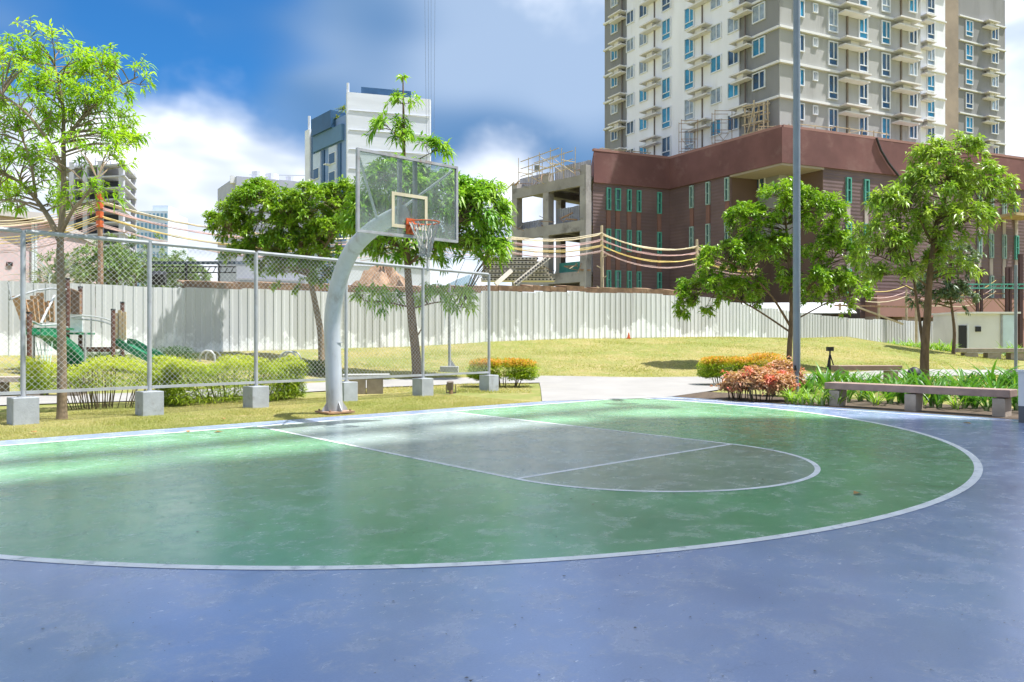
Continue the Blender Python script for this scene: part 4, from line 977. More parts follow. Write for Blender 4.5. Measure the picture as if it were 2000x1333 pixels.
net.tube([H(.03, rc[1], 2.62), H(.05, rc[1]+.02, 2.52), H(.045, rc[1]+.02, 2.42), H(.06, rc[1]+.01, 2.33)], [.013, .012, .016, .02], 6)
net.build('net', M_ROPE, ro, smooth=True)

# ------------------------------------------------------------------ benches
def bench(label, p, rz, length, nleg, h=.45, dep=.42, th=.11, mtop=None, leg=.24):
    t = thing('bench', label, 'bench', p, rz)
    MB().box((0, 0, h-th/2), (length, dep, th)).build('seat', mtop or M_BENCH, t, bevel=.015)
    lm = MB().box((0, 0, (h-th-.02)/2-.02), (leg, dep*.82, h-th+.02)).mesh('leg', M_BENCHL, bevel=.01)
    for k in range(nleg): obj('leg', lm, t, (-length/2+leg*.9+(length-leg*1.8)*k/(nleg-1), 0, 0))
    return t
b1 = W(8.42, 5.47); bench('long brown concrete bench beside the court in front of the lilies', (b1.x, b1.y, 0), CRZ+math.pi/2, 3.22, 3, .46, .42, .13, None, .20)
p = at(1692, 712, 21.5); bench('brown concrete bench behind the lilies facing the lawn', (p.x, p.y, tz(p.x, p.y)), .05, 1.85, 2, .62, .45, .14)
p = gp(718, 769); bench('short concrete bench with two thick legs behind the hoop', (p.x-.1, p.y+.35, 0), FA-R(38), 1.15, 2, .46, .5, .09, M_CONC, .40)
p = gp(30, 790); bench('concrete bench at the left edge behind the fence', (p.x-.55, p.y+1.6, tz(p.x-.5, p.y+1.5)), .12, 2.2, 3, .44, .5, .12, M_BENCHL, .3)
p = at(1960, 688, 37); bench('long pale planter bench at the far right near the guard house', (p.x, p.y, tz(p.x, p.y)), -.12, 4.2, 4, .52, .6, .2, M_BENCHL, .6)
pl = thing('white_pillar', 'white pillar with dark base at the right edge beside the bench', 'pillar', (8.19, 12.0, 0), CRZ)
MB().box((0, 0, .53), (.30, .30, .54)).build('body', M_WHITEW, pl, bevel=.01); MB().box((0, 0, .13), (.29, .29, .26)).build('base', mat('pillar_base', (.12, .12, .12), .7), pl); MB().box((0, 0, .81), (.34, .34, .03)).build('cap', M_WHITEW, pl)

# ------------------------------------------------------------------ lamp posts and small fittings
lp = thing('lamp_post', 'tall slim grey lamp post rising out of the flower bed', 'lamp post', (*at(1556, 755, 16.6).xy, 0))
MB().tube([(0, 0, -.02), (0, 0, .62)], .045, 14).build('base_tube', M_LAMP, lp, smooth=True)
MB().tube([(0, 0, .60), (0, 0, .70), (0, 0, 4), (0, 0, 9.2)], [.052, .078, .078, .068], 18).build('post', M_LAMP, lp, smooth=True)
MB().box((-.05, -.055, .70), (.05, .03, .11)).build('access_cover', M_BLACK, lp)
MB().box((.0, -.35, 9.25), (.22, .8, .10)).build('lamp_head', M_LAMP, lp, bevel=.02)
l2 = thing('lamp_post', 'thin galvanised post on a concrete footing standing behind the chain link fence', 'lamp post', (*at(878, 727, 26.5).xy, 0)); l2.location.z = tz(*l2.location.xy)
MB().box((0, 0, .08), (.62, .5, .2)).build('footing', M_CONC, l2, bevel=.01); MB().tube([(0, 0, .1), (0, 0, 3.05)], [.05, .045], 10).build('post', M_STEEL, l2, smooth=True)
gs = MB(); gs.add([(.05, 0, .18), (.22, 0, .18), (.05, 0, .42)], [(0, 1, 2)]); gs.v += [(x, .02, z) for x, y, z in gs.v[:3]]; gs.f += [(5, 4, 3), (0, 3, 4, 1), (1, 4, 5, 2), (2, 5, 3, 0)]; gs.build('gusset', M_STEEL, l2)
l3 = thing('lamp_post', 'blue grey post at the far right in front of the guard house', 'lamp post', (*at(1984, 703, 29).xy, 0)); l3.location.z = tz(*l3.location.xy)
MB().tube([(0, 0, 0), (0, 0, 4.2)], .055, 10).build('post', M_LAMP, l3, smooth=True); MB().box((0, 0, .1), (.4, .4, .25)).build('footing', M_CONC, l3)
gl_ = thing('ground_spotlight', 'small bronze ground spotlight on the grass behind the fence footings', 'spotlight', gp(881, 770))
MB().tube([(0, 0, 0), (0, 0, .12)], .05, 8).build('stem', M_RUST, gl_); MB().tube([(-.02, .02, .10), (-.02, -.02, .30)], [.075, .085], 12).build('lamp_head', mat('bronze', (.16, .13, .11), .5, .2, 6), gl_, smooth=True)
br_ = MB()
for s in (-1, 1): br_.bar((s*.11, 0, .04), (s*.11, 0, .24), .02); 
br_.bar((-.12, 0, .03), (.12, 0, .03), .03); br_.build('bracket', MATS['bronze'], gl_)
tp = thing('tripod_spotlight', 'small black tripod lamp standing on the lawn edge behind the lilies', 'spotlight', (*at(1621, 716, 22).xy, 0)); tp.location.z = tz(*tp.location.xy); hh = at(1621, 684, 22).z-tp.location.z
for a in (90, 210, 330): MB().bar((math.cos(R(a))*.26, math.sin(R(a))*.26, 0), (0, 0, hh-.1), .03).build('leg', M_BLACK, tp)
MB().bar((0, 0, hh*.4), (0, 0, hh), .035).build('stem', M_BLACK, tp); MB().box((0, 0, hh+.03), (.17, .14, .12)).build('lamp_head', M_BLACK, tp)
bl_ = thing('globe_lamp', 'dark round garden lamp half hidden by the lilies beside the tree', 'spotlight', (*at(1786, 735, 19.5).xy, 0))
MB().tube([(0, 0, 0), (0, 0, .32)], .04, 8).build('stem', M_BLACK, bl_); MB().tube([(0, 0, .28), (0, 0, .34), (0, 0, .46), (0, 0, .57), (0, 0, .62)], [.06, .14, .18, .13, .04], 14).build('globe', M_BLACK, bl_, smooth=True)
cn2 = at(1228, 657, 39.2); c2 = thing('traffic_cone', 'tiny orange cone at the foot of the white fence', 'cone', (cn2.x, cn2.y, tz(cn2.x, cn2.y)))
MB().tube([(0, 0, .03), (0, 0, .32)], [.09, .02], 10).build('body', M_ORANGE, c2, smooth=True); MB().box((0, 0, .02), (.24, .24, .04)).build('base', M_ORANGE, c2)
# ------------------------------------------------------------------ playground
PY = 22.4
pgo = Vector((*at(150, 700, PY).xy, 0)); pgo.z = tz(pgo.x, pgo.y)
pg = thing('play_structure', 'wooden climbing ship with green slides behind the fence', 'playground', pgo)
def L_(px, py, dY=0.0): return at(px, py, PY+dY)-pgo
def gz_(px, dY): p = at(px, 700, PY+dY); return tz(p.x, p.y)-pgo.z-.03
POST = ((57, 612, -2.2), (132, 546, 0.3), (157, 562, .9), (221, 606, .2), (239, 592, 1.0))
for px, top, dY in POST:
    a = L_(px, top, dY); MB().tube([(a.x, a.y, gz_(px, dY)), (a.x, a.y, a.z)], .062, 10).build('post', M_WOOD, pg, smooth=True)
    MB().tube([(a.x, a.y, a.z-.01), (a.x, a.y, a.z+.035)], .07, 10).build('post_cap', M_BLACK, pg, smooth=True)
# ship bow: splayed planks in a fan, with rail
bow = [(30, 578, 52, 640), (42, 580, 58, 640), (58, 586, 64, 632), (66, 578, 72, 634), (78, 572, 82, 630), (88, 590, 92, 628), (99, 588, 100, 630)]
for i, (x0, y0, x1, y1) in enumerate(bow):
    a, b = L_(x0, y0, -1.6+.25*i), L_(x1, y1, -1.4+.22*i); MB().bar(a, b, .19, .05, (0, 1, 0)).build('plank', M_PLANK, pg)
MB().tube([L_(18, 586, -1.9), L_(40, 577, -1.6), L_(70, 568, -1), L_(100, 564, -.4), L_(132, 566, .3)], .028, 8).build('hand_rail', M_STEEL, pg, smooth=True)
MB().tube([L_(22, 584, -1.9), L_(16, 552, -1.9)], .02, 6).build('bow_sprit', M_STEEL, pg)
MB().tube([L_(80, 632, -.8), L_(92, 606, -.4), L_(107, 578, 0)], .035, 8).build('ladder_rail', M_GALV, pg, smooth=True)
MB().tube([L_(62, 628, -1.4), L_(80, 636, -.8), L_(112, 634, -.2), L_(132, 640, .2)], .03, 8).build('deck_rail', M_GALV, pg, smooth=True)
for px in (139, 143, 147, 151, 155): MB().bar(L_(px, 564+(px-139)*.4, .6), L_(px, 614, .6), .10, .03, (0, 1, 0)).build('plank', mat('plank_pink', (.58, .36, .24), .7, .1, 5), pg)
MB().box(L_(150, 652, .6), (.6, .9, .06)).build('deck', M_PGREEN, pg); MB().box(L_(95, 643, -.6), (1.0, .8, .06)).build('deck', M_PGREEN, pg)
MB().box(L_(148, 631, .75), (.42, .05, .55)).build('white_panel', M_WFRAME, pg)
# curved green slide: a trough swept along a path
def trough(name, P, w, h, m):
    mb = MB(); n = len(P)
    for i, p in enumerate(P):
        p = Vector(p); t = (Vector(P[min(i+1, n-1)])-Vector(P[max(i-1, 0)])).normalized(); s = t.cross(Vector((0, 0, 1))).normalized(); u = s.cross(t)
        for a, b in ((-w/2-.03, h), (-w/2, h), (-w/2, 0), (w/2, 0), (w/2, h), (w/2+.03, h), (w/2+.03, -.04), (-w/2-.03, -.04)): mb.v.append(tuple(p+s*a+u*b))
    for i in range(n-1):
        for k in range(8): mb.f.append((i*8+k, i*8+(k+1) % 8, i*8+8+(k+1) % 8, i*8+8+k))
    mb.f += [tuple(range(8))[::-1], tuple((n-1)*8+k for k in range(8))]
    return mb.build(name, m, pg, smooth=True)
trough('curved_slide', [L_(64, 653, -1.6), L_(82, 653, -1.3), L_(100, 660, -1), L_(115, 672, -.6), L_(132, 685, -.2), L_(146, 702, .1), L_(156, 716, .3)], .5, .16, M_PGREEN)
trough('straight_slide', [L_(234, 672, .6), L_(248, 674, .5), L_(268, 686, .3), L_(290, 697, .0), L_(312, 708, -.2), L_(330, 713, -.3)], .5, .17, M_PGREEN)
MB().bar(L_(134, 683, .3), L_(221, 683, .3), .12, .14).build('bridge_beam', M_WOOD, pg)
for o_ in (0, 7): MB().tube([L_(140, 620+o_*.3, .5), L_(160, 617+o_, .5), L_(185, 619+o_, .4), L_(205, 623+o_, .3), L_(221, 629+o_, .3)], .022, 8).build('hand_rail', M_GALV, pg, smooth=True)
for px in (178, 198): MB().bar(L_(px, 622, .4), L_(px, 640 if px == 198 else 678, .4), .03).build('hanger', M_STEEL, pg)
for px, a, b in ((229, 612, 683), (234, 606, 683), (243, 610, 664)): MB().bar(L_(px, a, .5), L_(px, b, .5), .11, .03, (0, 1, 0)).build('plank', mat('plank_cream', (.66, .48, .28), .7, .1, 5), pg)
for px in (66, 166): MB().bar(L_(px, 650, -.4), Vector((L_(px, 650, -.4).x, L_(px, 650, -.4).y, gz_(px, -.4))), .05).build('support_tube', M_STEEL, pg)
rp = MB(); 
for k in range(5): rp.tube([L_(70+k*8, 668, -1.2), L_(84+k*3, 735, -1.6)], .012, 5)
for k in range(4): rp.tube([L_(71+k*2, 684+k*14, -1.3), L_(104-k*3, 684+k*14, -1.3)], .012, 5)
rp.build('rope_net', mat('rope_teal', (.45, .60, .55), .8), pg)
for px, py, w, h, lab in ((405, 697, .5, .38, 'small silver steel hoop in the play area left of the second post'), (563, 700, .56, .5, 'larger silver steel hoop in the play area beside the trunk'), (455, 701, .4, .2, 'low silver steel hoop in the middle of the play area')):
    p = at(px, py, 25.5); z = tz(p.x, p.y); t = thing('steel_hoop', lab, 'play hoop', (p.x, p.y, z))
    MB().tube([(-w/2, 0, -.05)]+[(-w/2*math.cos(R(a)), 0, h-w/2+w/2*math.sin(R(a))) for a in range(0, 181, 15)]+[(w/2, 0, -.05)], .035, 8).build('tube', M_GALV, t, smooth=True)
    MB().tube([(-w/2+.0, .5, -.05)]+[(-w/2*math.cos(R(a)), .5, h-w/2+w/2*math.sin(R(a))) for a in range(0, 181, 15)]+[(w/2, .5, -.05)], .03, 8).build('tube', M_GALV, t, smooth=True)

# ------------------------------------------------------------------ plants
def leaf_cloud(n, sampler, L, wd, droop, up=.35, tipf=None, spread=1.0, bunch=1):
    P = sampler(max(1, n//bunch)); P = np.repeat(P, bunch, 0); n = len(P)
    a = RNG.uniform(0, 2*math.pi, n); e = RNG.normal(up, .45*spread, n)
    D = np.stack([np.cos(a)*np.cos(e), np.sin(a)*np.cos(e), np.sin(e)], 1)
    Nn = np.tile([0, 0, 1.], (n, 1))+RNG.normal(0, .35, (n, 3))
    base = RNG.uniform(0, 1, n//bunch+1).repeat(bunch)[:n]
    return leafpack(P, D, Nn, L*RNG.uniform(.65, 1.2, n), wd*RNG.uniform(.75, 1.2, n)*.5, droop*RNG.uniform(.3, 1.1, n), np.clip(base*.7+RNG.uniform(0, .3, n), 0, 1), None if tipf is None else tipf(P))
def lumpy(P, k=.16, f=2.4):
    return P*(1+k*np.sin(P[:, :1]*f+1.3)*np.sin(P[:, 1:2]*f*1.3+.4)+k*.6*np.sin(P[:, 2:3]*f*2.1))
def shell(rx, ry, rz_, zc, inner=.55, flat=0.0):
    def f(n):
        v = RNG.normal(0, 1, (n, 3)); v /= np.linalg.norm(v, axis=1, keepdims=True); v[:, 2] = np.where(v[:, 2] < -.75, -v[:, 2], v[:, 2])
        if flat: v = np.sign(v)*np.abs(v)**(1-flat)
        r_ = RNG.uniform(inner**2, 1, n)**.5; q = v*r_[:, None]; return lumpy(q, .07, 5)*[rx, ry, rz_]+[0, 0, zc]
    return f
def bumpy(rx, ry, rz_, zc):
    K = RNG.normal(0, 1, (26, 3)); K /= np.linalg.norm(K, axis=1, keepdims=True); K[:, 2] = np.abs(K[:, 2])*1.1-.25; A_ = RNG.uniform(.75, 1.18, 26)
    def f(n):
        i = RNG.integers(0, 26, n); v = K[i]*A_[i][:, None]*.78+RNG.normal(0, .17, (n, 3)); return v*[rx, ry, rz_]+[0, 0, zc]
    return f
def boxshell(lx, ly, z0, z1):
    def f(n):
        q = RNG.uniform(-1, 1, (n, 3)); k = RNG.integers(0, 3, n); deep = 1-RNG.uniform(0, .5, n)**1.7
        for i in range(n): q[i, k[i]] = (1 if (k[i] == 2 and RNG.uniform() < .8) else np.sign(q[i, k[i]]))*deep[i]
        bump = .10*np.sin(q[:, 0]*lx*2.1+1)+.07*np.sin(q[:, 0]*lx*4.7+q[:, 1]*3)
        z = z0+(q[:, 2]+1)/2*(z1-z0); z = z+np.where(q[:, 2] > .2, bump, 0)
        return np.stack([q[:, 0]*lx/2, q[:, 1]*ly/2*(1+.15*np.sin(q[:, 0]*lx*1.7)), z], 1)
    return f
def stems(n, rx, ry, h, r_=.012):
    m = MB()
    for i in range(n):
        x, y = random.uniform(-rx, rx), random.uniform(-ry, ry)
        m.tube([(x*.7, y*.7, -.03), (x*.85+random.uniform(-.05, .05), y*.85, h*.5), (x, y, h)], [r_, r_*.8, r_*.5], 5)
    return m
M_BAMB = leafmat('hedge_leaf', (.16, .29, .02), (.44, .50, .04), (.60, .60, .06), .42)
M_IXO = leafmat('ixora_leaf', (.13, .28, .02), (.44, .50, .035), (.78, .34, .07), .4)
M_RED = leafmat('copper_leaf', (.46, .20, .10), (.70, .48, .32), (.74, .17, .12), .30)
M_DGR = leafmat('dark_shrub_leaf', (.035, .09, .02), (.10, .19, .04), None, .25)
def shrub(name, label, p, rz, V, m, stem, group=None, cat='shrub'):
    t = thing(name, label, cat, p, rz, group); me = npmesh('foliage', V[0], V[1], m, V[2]); obj('foliage', me, t)
    if stem: stem.build('stem', M_TWIG, t)
    return t
# long yellow-green hedge behind the fence
a, b = gp(345, 793), gp(592, 779); mid = (a+b)/2; ln = (b-a).length
hv = leaf_cloud(19000, boxshell(ln+.2, 1.05, .04, .82), .13, .021, .9, .5, lambda P: np.clip((P[:, 2]-.55)/.35, 0, 1)*RNG.uniform(.3, 1, len(P)))
ang = math.atan2(b.y-a.y, b.x-a.x); off = Vector((-math.sin(ang), math.cos(ang)))*.5
shrub('hedge', 'dense yellow green hedge behind the chain link fence left of the hoop', (mid.x+off.x, mid.y+off.y, -.02), ang, hv, M_BAMB, stems(26, ln/2, .35, .6))
a, b = gp(135, 812), gp(345, 800); mid = (a+b)/2; ln = (b-a).length; ang = math.atan2(b.y-a.y, b.x-a.x); off = Vector((-math.sin(ang), math.cos(ang)))*1.5
hv = leaf_cloud(8500, boxshell(ln+.8, 1.0, .40, .84), .13, .021, .9, .5, lambda P: np.clip((P[:, 2]-.5)/.35, 0, 1)*RNG.uniform(.3, 1, len(P)))
shrub('hedge', 'sparse twiggy end of the yellow green hedge beside the near tree', (mid.x+off.x, mid.y+off.y, -.02), ang, hv, M_BAMB, stems(46, ln/2, .4, .75, .009))
def ixora(label, px, py, rx, ry, h, n=5200, clear=.12):
    p = gp(px, py); V = leaf_cloud(n, shell(rx, ry, (h-clear)/2, (h+clear)/2, .5, .35), .085, .034, .4, .55, lambda P: np.clip((P[:, 2]-h+.27)/.16, 0, 1)*(RNG.uniform(0, 1, len(P)) < .8)*RNG.uniform(.45, 1, len(P)))
    t = shrub('clipped_shrub', label, (p.x, p.y, tz(p.x, p.y)), 0, V, M_IXO, stems(14, rx*.7, ry*.6, h*.6, .014)); return t
ixora('rounded clipped shrub with orange new tips beside the path right of the fence end', 982, 755, 1.02, .6, .80, 12000)
ixora('clipped shrub with orange tips left of the copper red shrub', 1420, 752, .85, .6, .84, 10000)
p = gp(1495, 752); V = leaf_cloud(3600, shell(.75, .5, .32, .62, .5), .075, .028, .4, .55, lambda P: np.clip((P[:, 2]-.45)/.3, 0, 1)*RNG.uniform(.3, 1, len(P)))
shrub('clipped_shrub', 'orange tipped shrub rising behind the copper red shrub', (p.x, p.y, 0), 0, V, M_IXO, stems(10, .5, .3, .5))
for px, py, rx, h, n, lab in ((1448, 781, .42, .62, 3000, 'copper red shrub nearest the path, low and pinkish'), (1497, 786, .62, .80, 6500, 'largest copper red shrub beside the lamp post'), (1532, 775, .48, .88, 3600, 'pale pinkish copper shrub right behind the lamp post foot')):
    p = gp(px, py); p.y += rx*.7; V = leaf_cloud(n, bumpy(rx, rx*.85, h*.5, h*.48), .11, .042, .8, .35, lambda P: np.clip(np.sin(P[:, 0]*9+1)*np.sin(P[:, 2]*8+P[:, 1]*5)*1.4-.35+RNG.normal(0, .25, len(P)), 0, 1), bunch=4)
    shrub('copper_shrub', lab, (p.x, p.y, 0), 0, V, M_RED, stems(12, rx*.6, rx*.5, h*.6))
for px, py, Y, rx, h, lab in ((340, 715, 24.5, .85, .62, 'low green juniper bush right of the straight slide'), (205, 716, 23.6, 1.0, .5, 'low green bush under the bridge of the play structure'), (612, 712, 24, .9, .45, 'low dark ground shrub at the foot of the slanting trunk')):
    p = at(px, py, Y); V = leaf_cloud(2600, shell(rx, .6, h*.55, h*.4, .4), .12, .02, .6, .5); shrub('low_bush', lab, (p.x, p.y, tz(p.x, p.y)), 0, V, M_DGR, stems(8, rx*.6, .3, h*.5))
# strap-leaved lilies
M_LILY = leafmat('lily_leaf', (.045, .16, .018), (.13, .30, .035), None, .30, .38); M_LILY2 = leafmat('young_lily_leaf', (.16, .34, .03), (.34, .48, .06), None, .35, .4)
def strap_plant(n, L, w, lean):
    Vs, Fs, rn = [], [], []; seg = 6; k = 0
    for i in range(n):
        a = random.uniform(0, 2*math.pi); e0 = random.uniform(.95, 1.5)-lean*random.random(); l = L*random.uniform(.6, 1.1); p = np.array([random.uniform(-.05, .05), random.uniform(-.05, .05), -.02]); e = e0; r_ = random.random(); ww = w*random.uniform(.75, 1.2); curl = random.uniform(.08, .34)
        h = np.array([math.cos(a), math.sin(a), 0]); s = np.array([-math.sin(a), math.cos(a), 0])
        for j in range(seg+1):
            f = j/seg; wj = ww*(.55+.9*f*(1-f)*1.6)*(1 if f < .75 else (1-f)/.25*.9+.02); up = np.array([0, 0, 1.])*math.cos(e)-h*math.sin(e)
            Vs += [p+s*wj/2+up*wj*.18, p, p-s*wj/2+up*wj*.18]; rn += [r_]*3
            p = p+(h*math.cos(e)+np.array([0, 0, 1.])*math.sin(e))*l/seg; e -= curl*(.5+f)
        for j in range(seg):
            b = k+j*3; Fs += [(b, b+1, b+4), (b, b+4, b+3), (b+1, b+2, b+5), (b+1, b+5, b+4)]
        k += (seg+1)*3
    return np.array(Vs), np.array(Fs), {'rnd': np.array(rn)}
LM = [npmesh('leaves', *strap_plant(15, .85, .055, .3)[:2], M_LILY, None) for _ in range(0)]
lil = []
for i in range(5):
    V, Fc, at_ = strap_plant(16 if i < 3 else 20, .88 if i < 3 else .62, .06 if i < 3 else .034, .25 if i < 3 else .45); lil.append(npmesh('leaves', V, Fc, M_LILY if i < 3 else M_LILY2, at_))
bulb = MB().tube([(0, 0, -.03), (0, 0, .10), (0, 0, .16)], [.05, .045, .02], 7).mesh('bulb', mat('bulb_pale', (.30, .34, .16), .7))
def lily(px, py, kind, label, group, sc=1.0, z=None):
    p = gp(px, py); t = thing('lily_plant', label, 'plant', (p.x, p.y, tz(p.x, p.y)+.02), random.uniform(0, 6.28), group); o = obj('leaves', lil[kind], t); o.scale = (sc, sc, sc*random.uniform(.92, 1.08)); obj('bulb', bulb, t)
rr = random.Random(11)
ORD = 'first second third fourth fifth sixth seventh eighth ninth tenth eleventh twelfth thirteenth fourteenth fifteenth sixteenth seventeenth eighteenth nineteenth twentieth'.split()
for i in range(18):
    px = 1655+i*20.5; lily(px+rr.uniform(-6, 6), 787+(px-1662)*.055+rr.uniform(-6, 3), rr.choice((0, 1, 2, 2, 3, 4)), f'strap-leaved lily close behind the long bench, {ORD[i]} from the lamp post', 'lilies behind the bench', rr.uniform(.7, 1.0))
for i in range(16):
    px = 1648+i*23.5; lily(px+rr.uniform(-8, 8), 764+(px-1662)*.04+rr.uniform(-4, 5), rr.choice((0, 1, 2)), f'strap-leaved lily in the back row of the bed, {ORD[i]} from the lamp post', 'lilies in the back row', rr.uniform(.85, 1.15) if px < 1880 else rr.uniform(1.1, 1.35))
for i in range(9):
    px = 1640+i*42; lily(px+rr.uniform(-8, 8), 775+(px-1662)*.05+rr.uniform(-4, 4), rr.choice((0, 2, 3, 4)), f'strap-leaved lily in the middle row of the bed, {ORD[i]} from the lamp post', 'lilies in the middle row', rr.uniform(.8, 1.1))
for i, (px, py, k, s) in enumerate(((1572, 775, 0, .95), (1588, 768, 1, 1.05), (1602, 760, 1, 1.05), (1614, 772, 2, 1.15), (1632, 766, 0, 1.1))):
    lily(px, py, k, f'dark strap-leaved lily between lamp post and bench end, {ORD[i]} from the post', 'dark lilies by the lamp post', s)
for i, (px, py, k, s) in enumerate(((1540, 786, 3, .9), (1551, 789, 3, 1.0), (1566, 790, 4, .95), (1584, 791, 3, .9), (1604, 792, 4, .9), (1622, 791, 3, .85), (1636, 793, 4, .8))):
    lily(px, py, k, f'bright young lily at the court edge, {ORD[i]} from the copper shrub', 'young lilies at the court edge', s)
# bright groundcover clumps along the foot of the fence on the right
for i in range(14):
    px = 1728+i*10; py = 667+ i*1.6; p = at(px, py, 46-i*.45); p.z = tz(p.x, p.y); t = thing('border_grass', f'bright grassy clump at the right fence foot, {ORD[i]} from the left', 'plant', p, rr.uniform(0, 6), 'grassy clumps by the fence'); o = obj('leaves', lil[3+i % 2], t); o.scale = (1.5, 1.5, 1.35)
for i in range(5):
    p = at(1965+i*10, 677, 39.5); p.z = tz(p.x, p.y); t = thing('border_grass', f'green clump behind the far right planter bench, {ORD[i]} from the left', 'plant', p, rr.uniform(0, 6), 'clumps behind the planter bench'); o = obj('leaves', lil[3+i % 2], t); o.scale = (1.6, 1.6, 1.6)

# ------------------------------------------------------------------ trees
def curve3(pts, n=4):
    c = [tuple(p) for p in pts]; return smoothpath(c, n)
def tree(name, label, stems_, lobes, mleaf, mbark, L, wd, droop, whorl=7, twigs=5, group=None, dens=1.0, tiers=()):
    """stems_: list of (points, r0, r1); lobes: (centre, radii, clumps)"""
    base = Vector(stems_[0][0][0]); t = thing(name, label, 'tree', base, 0, group)
    nodes = []; tm = MB()
    for k, (pts, r0, r1) in enumerate(stems_):
        q = curve3([Vector(p)-base for p in pts], 5); n = len(q)
        rad = [r0+(r1-r0)*(i/(n-1)) for i in range(n)]
        if k == 0: rad[0] *= 1.18; q[0] = q[0]+Vector((0, 0, -.06))
        tm.tube(q, rad, 10 if r0 > .06 else 6); nodes += [(p, r) for p, r in zip(q, rad)][max(1, n//3 if k == 0 else 1):]
    tm.build('trunk', mbark, t, smooth=True)
    bm_ = MB(); NP = np.array([tuple(p) for p, r in nodes]); P, D, RN = [], [], []
    for (c, rad, cl) in lobes:
        c = Vector(c)-base; rad = Vector(rad)
        for i in range(int(cl*dens)):
            v = Vector(RNG.normal(0, 1, 3)); v.normalize(); f = RNG.uniform(.35, 1)**.6
            if v.z < -.3 and RNG.uniform() < .55: v.z = -v.z
            e = c+Vector((v.x*rad.x*f, v.y*rad.y*f, v.z*rad.z*f))
            dd = np.linalg.norm(NP-np.array(e), axis=1)+np.maximum(0, NP[:, 2]-e.z+.1)*1.5; j = int(dd.argmin()); s = Vector(NP[j]); d = e-s
            m1 = s+d*.5+Vector((0, 0, .10*d.length))
            bm_.tube([s, m1, e], [max(.008, min(.03, nodes[j][1]*.5)), .012, .005], 5, cap=False)
            out = (d.normalized()*.4+v*.6+Vector((0, 0, .65))).normalized(); cr = RNG.uniform(0, 1)
            for k in range(twigs):
                w = Vector(RNG.normal(0, 1, 3)); w.normalize(); ax = (out+w*.8).normalized(); l = RNG.uniform(.10, .42)*(.7+L*1.2); tip = e+ax*l
                bm_.tube([e, tip], [.005, .003], 3, cap=False)
                a0 = RNG.uniform(0, 6.28); x = ax.orthogonal().normalized(); y = ax.cross(x)
                for kk in range(whorl):
                    an = a0+2*math.pi*kk/whorl+RNG.normal(0, .2); th = RNG.uniform(.7, 1.35); dr = ax*math.cos(th)+(x*math.cos(an)+y*math.sin(an))*math.sin(th)
                    P.append(tuple(tip-ax*RNG.uniform(0, .5)*l)); D.append(tuple(dr)); RN.append(min(1, max(0, cr*.6+RNG.uniform(0, .4))))
    for (c, n, LL) in tiers:      # bare umbrella whorls on a leader
        c = Vector(c)-base
        for k in range(n):
            an = RNG.uniform(0, 6.28); P.append(tuple(c+Vector((math.cos(an), math.sin(an), 0))*RNG.uniform(0, .12)*LL)); D.append((math.cos(an), math.sin(an), RNG.uniform(-.1, .5))); RN.append(RNG.uniform(.2, .9))
    bm_.build('branches', M_TWIG if mbark is M_BARK else mbark, t)
    n = len(P); P = np.array(P); D = np.array(D)
    V, Fc, at_ = leafpack(P, D, np.tile([0, 0, 1.], (n, 1))+RNG.normal(0, .3, (n, 3)), L*RNG.uniform(.6, 1.2, n), wd*RNG.uniform(.75, 1.2, n)*.5, droop*RNG.uniform(.3, 1.2, n), np.array(RN))
    obj('crown', npmesh('crown', V, Fc, mleaf, at_), t); return t
M_L1 = leafmat('feather_leaf', (.17, .36, .015), (.46, .62, .04), None, .5, .42)
M_L2 = leafmat('glossy_leaf', (.10, .25, .018), (.36, .50, .04), None, .28, .36, .5)
M_L3 = leafmat('whorled_leaf', (.11, .30, .024), (.40, .58, .06), None, .34, .38, .5)
M_L4 = leafmat('dark_glossy_leaf', (.10, .26, .016), (.36, .52, .04), None, .28, .33, .55)
M_L5 = leafmat('pale_whorled_leaf', (.14, .29, .03), (.44, .56, .08), None, .32, .38, .5)
M_L6 = leafmat('far_leaf', (.10, .19, .05), (.26, .34, .10), None, .25, .6)

Y = 12.75
b0 = at(121, 818, Y); b0.z = 0
A = lambda px, py, dy=0: at(px, py, Y+dy)
tree('feathery_tree', 'slender bright green feathery tree behind the fence at the left edge',
     [([b0, A(121, 700), A(119, 560), A(118, 470), A(124, 380), A(124, 280, .1), A(122, 200, .1), A(105, 120, .1)], .082, .016),
      ([A(117, 470), A(95, 425, .2), A(58, 375, .5), A(20, 345, .8), A(-40, 320, 1)], .055, .018), ([A(118, 460), A(140, 415, -.3), A(165, 385, -.5), A(190, 350, -.6)], .04, .014),
      ([A(124, 330), A(90, 270, -.4), A(50, 220, -.7), A(5, 185, -.9)], .035, .012), ([A(124, 280), A(165, 225, .3), A(215, 180, .5), A(270, 150, .6)], .035, .010), ([A(70, 385, .4), A(60, 320, .2), A(40, 260, 0)], .03, .012)],
     [(A(100, 130), (.95, .8, .42), 20), (A(222, 158, .5), (.68, .6, .24), 17), (A(30, 170, -.6), (.8, .6, .40), 20), (A(-40, 240, .6), (.8, .8, .5), 20), (A(40, 270, .2), (.85, .6, .3), 16), (A(200, 255, .4), (.72, .6, .32), 12),
      (A(20, 350, .6), (.75, .7, .42), 18), (A(-60, 360, .8), (.6, .7, .4), 10), (A(150, 335, -.3), (.75, .5, .40), 11), (A(120, 215, 0), (.8, .6, .35), 12), (A(190, 205, .3), (.6, .5, .3), 9), (A(205, 285, .2), (.5, .5, .26), 9), (A(40, 405, .4), (.8, .6, .2), 9), (A(170, 400, -.4), (.5, .4, .2), 5)],
     M_L1, M_BARKL, .17, .034, .75, 8, 6, dens=1.1)
Y = 27.0
b0 = at(629, 700, Y); b0.z = tz(b0.x, b0.y)
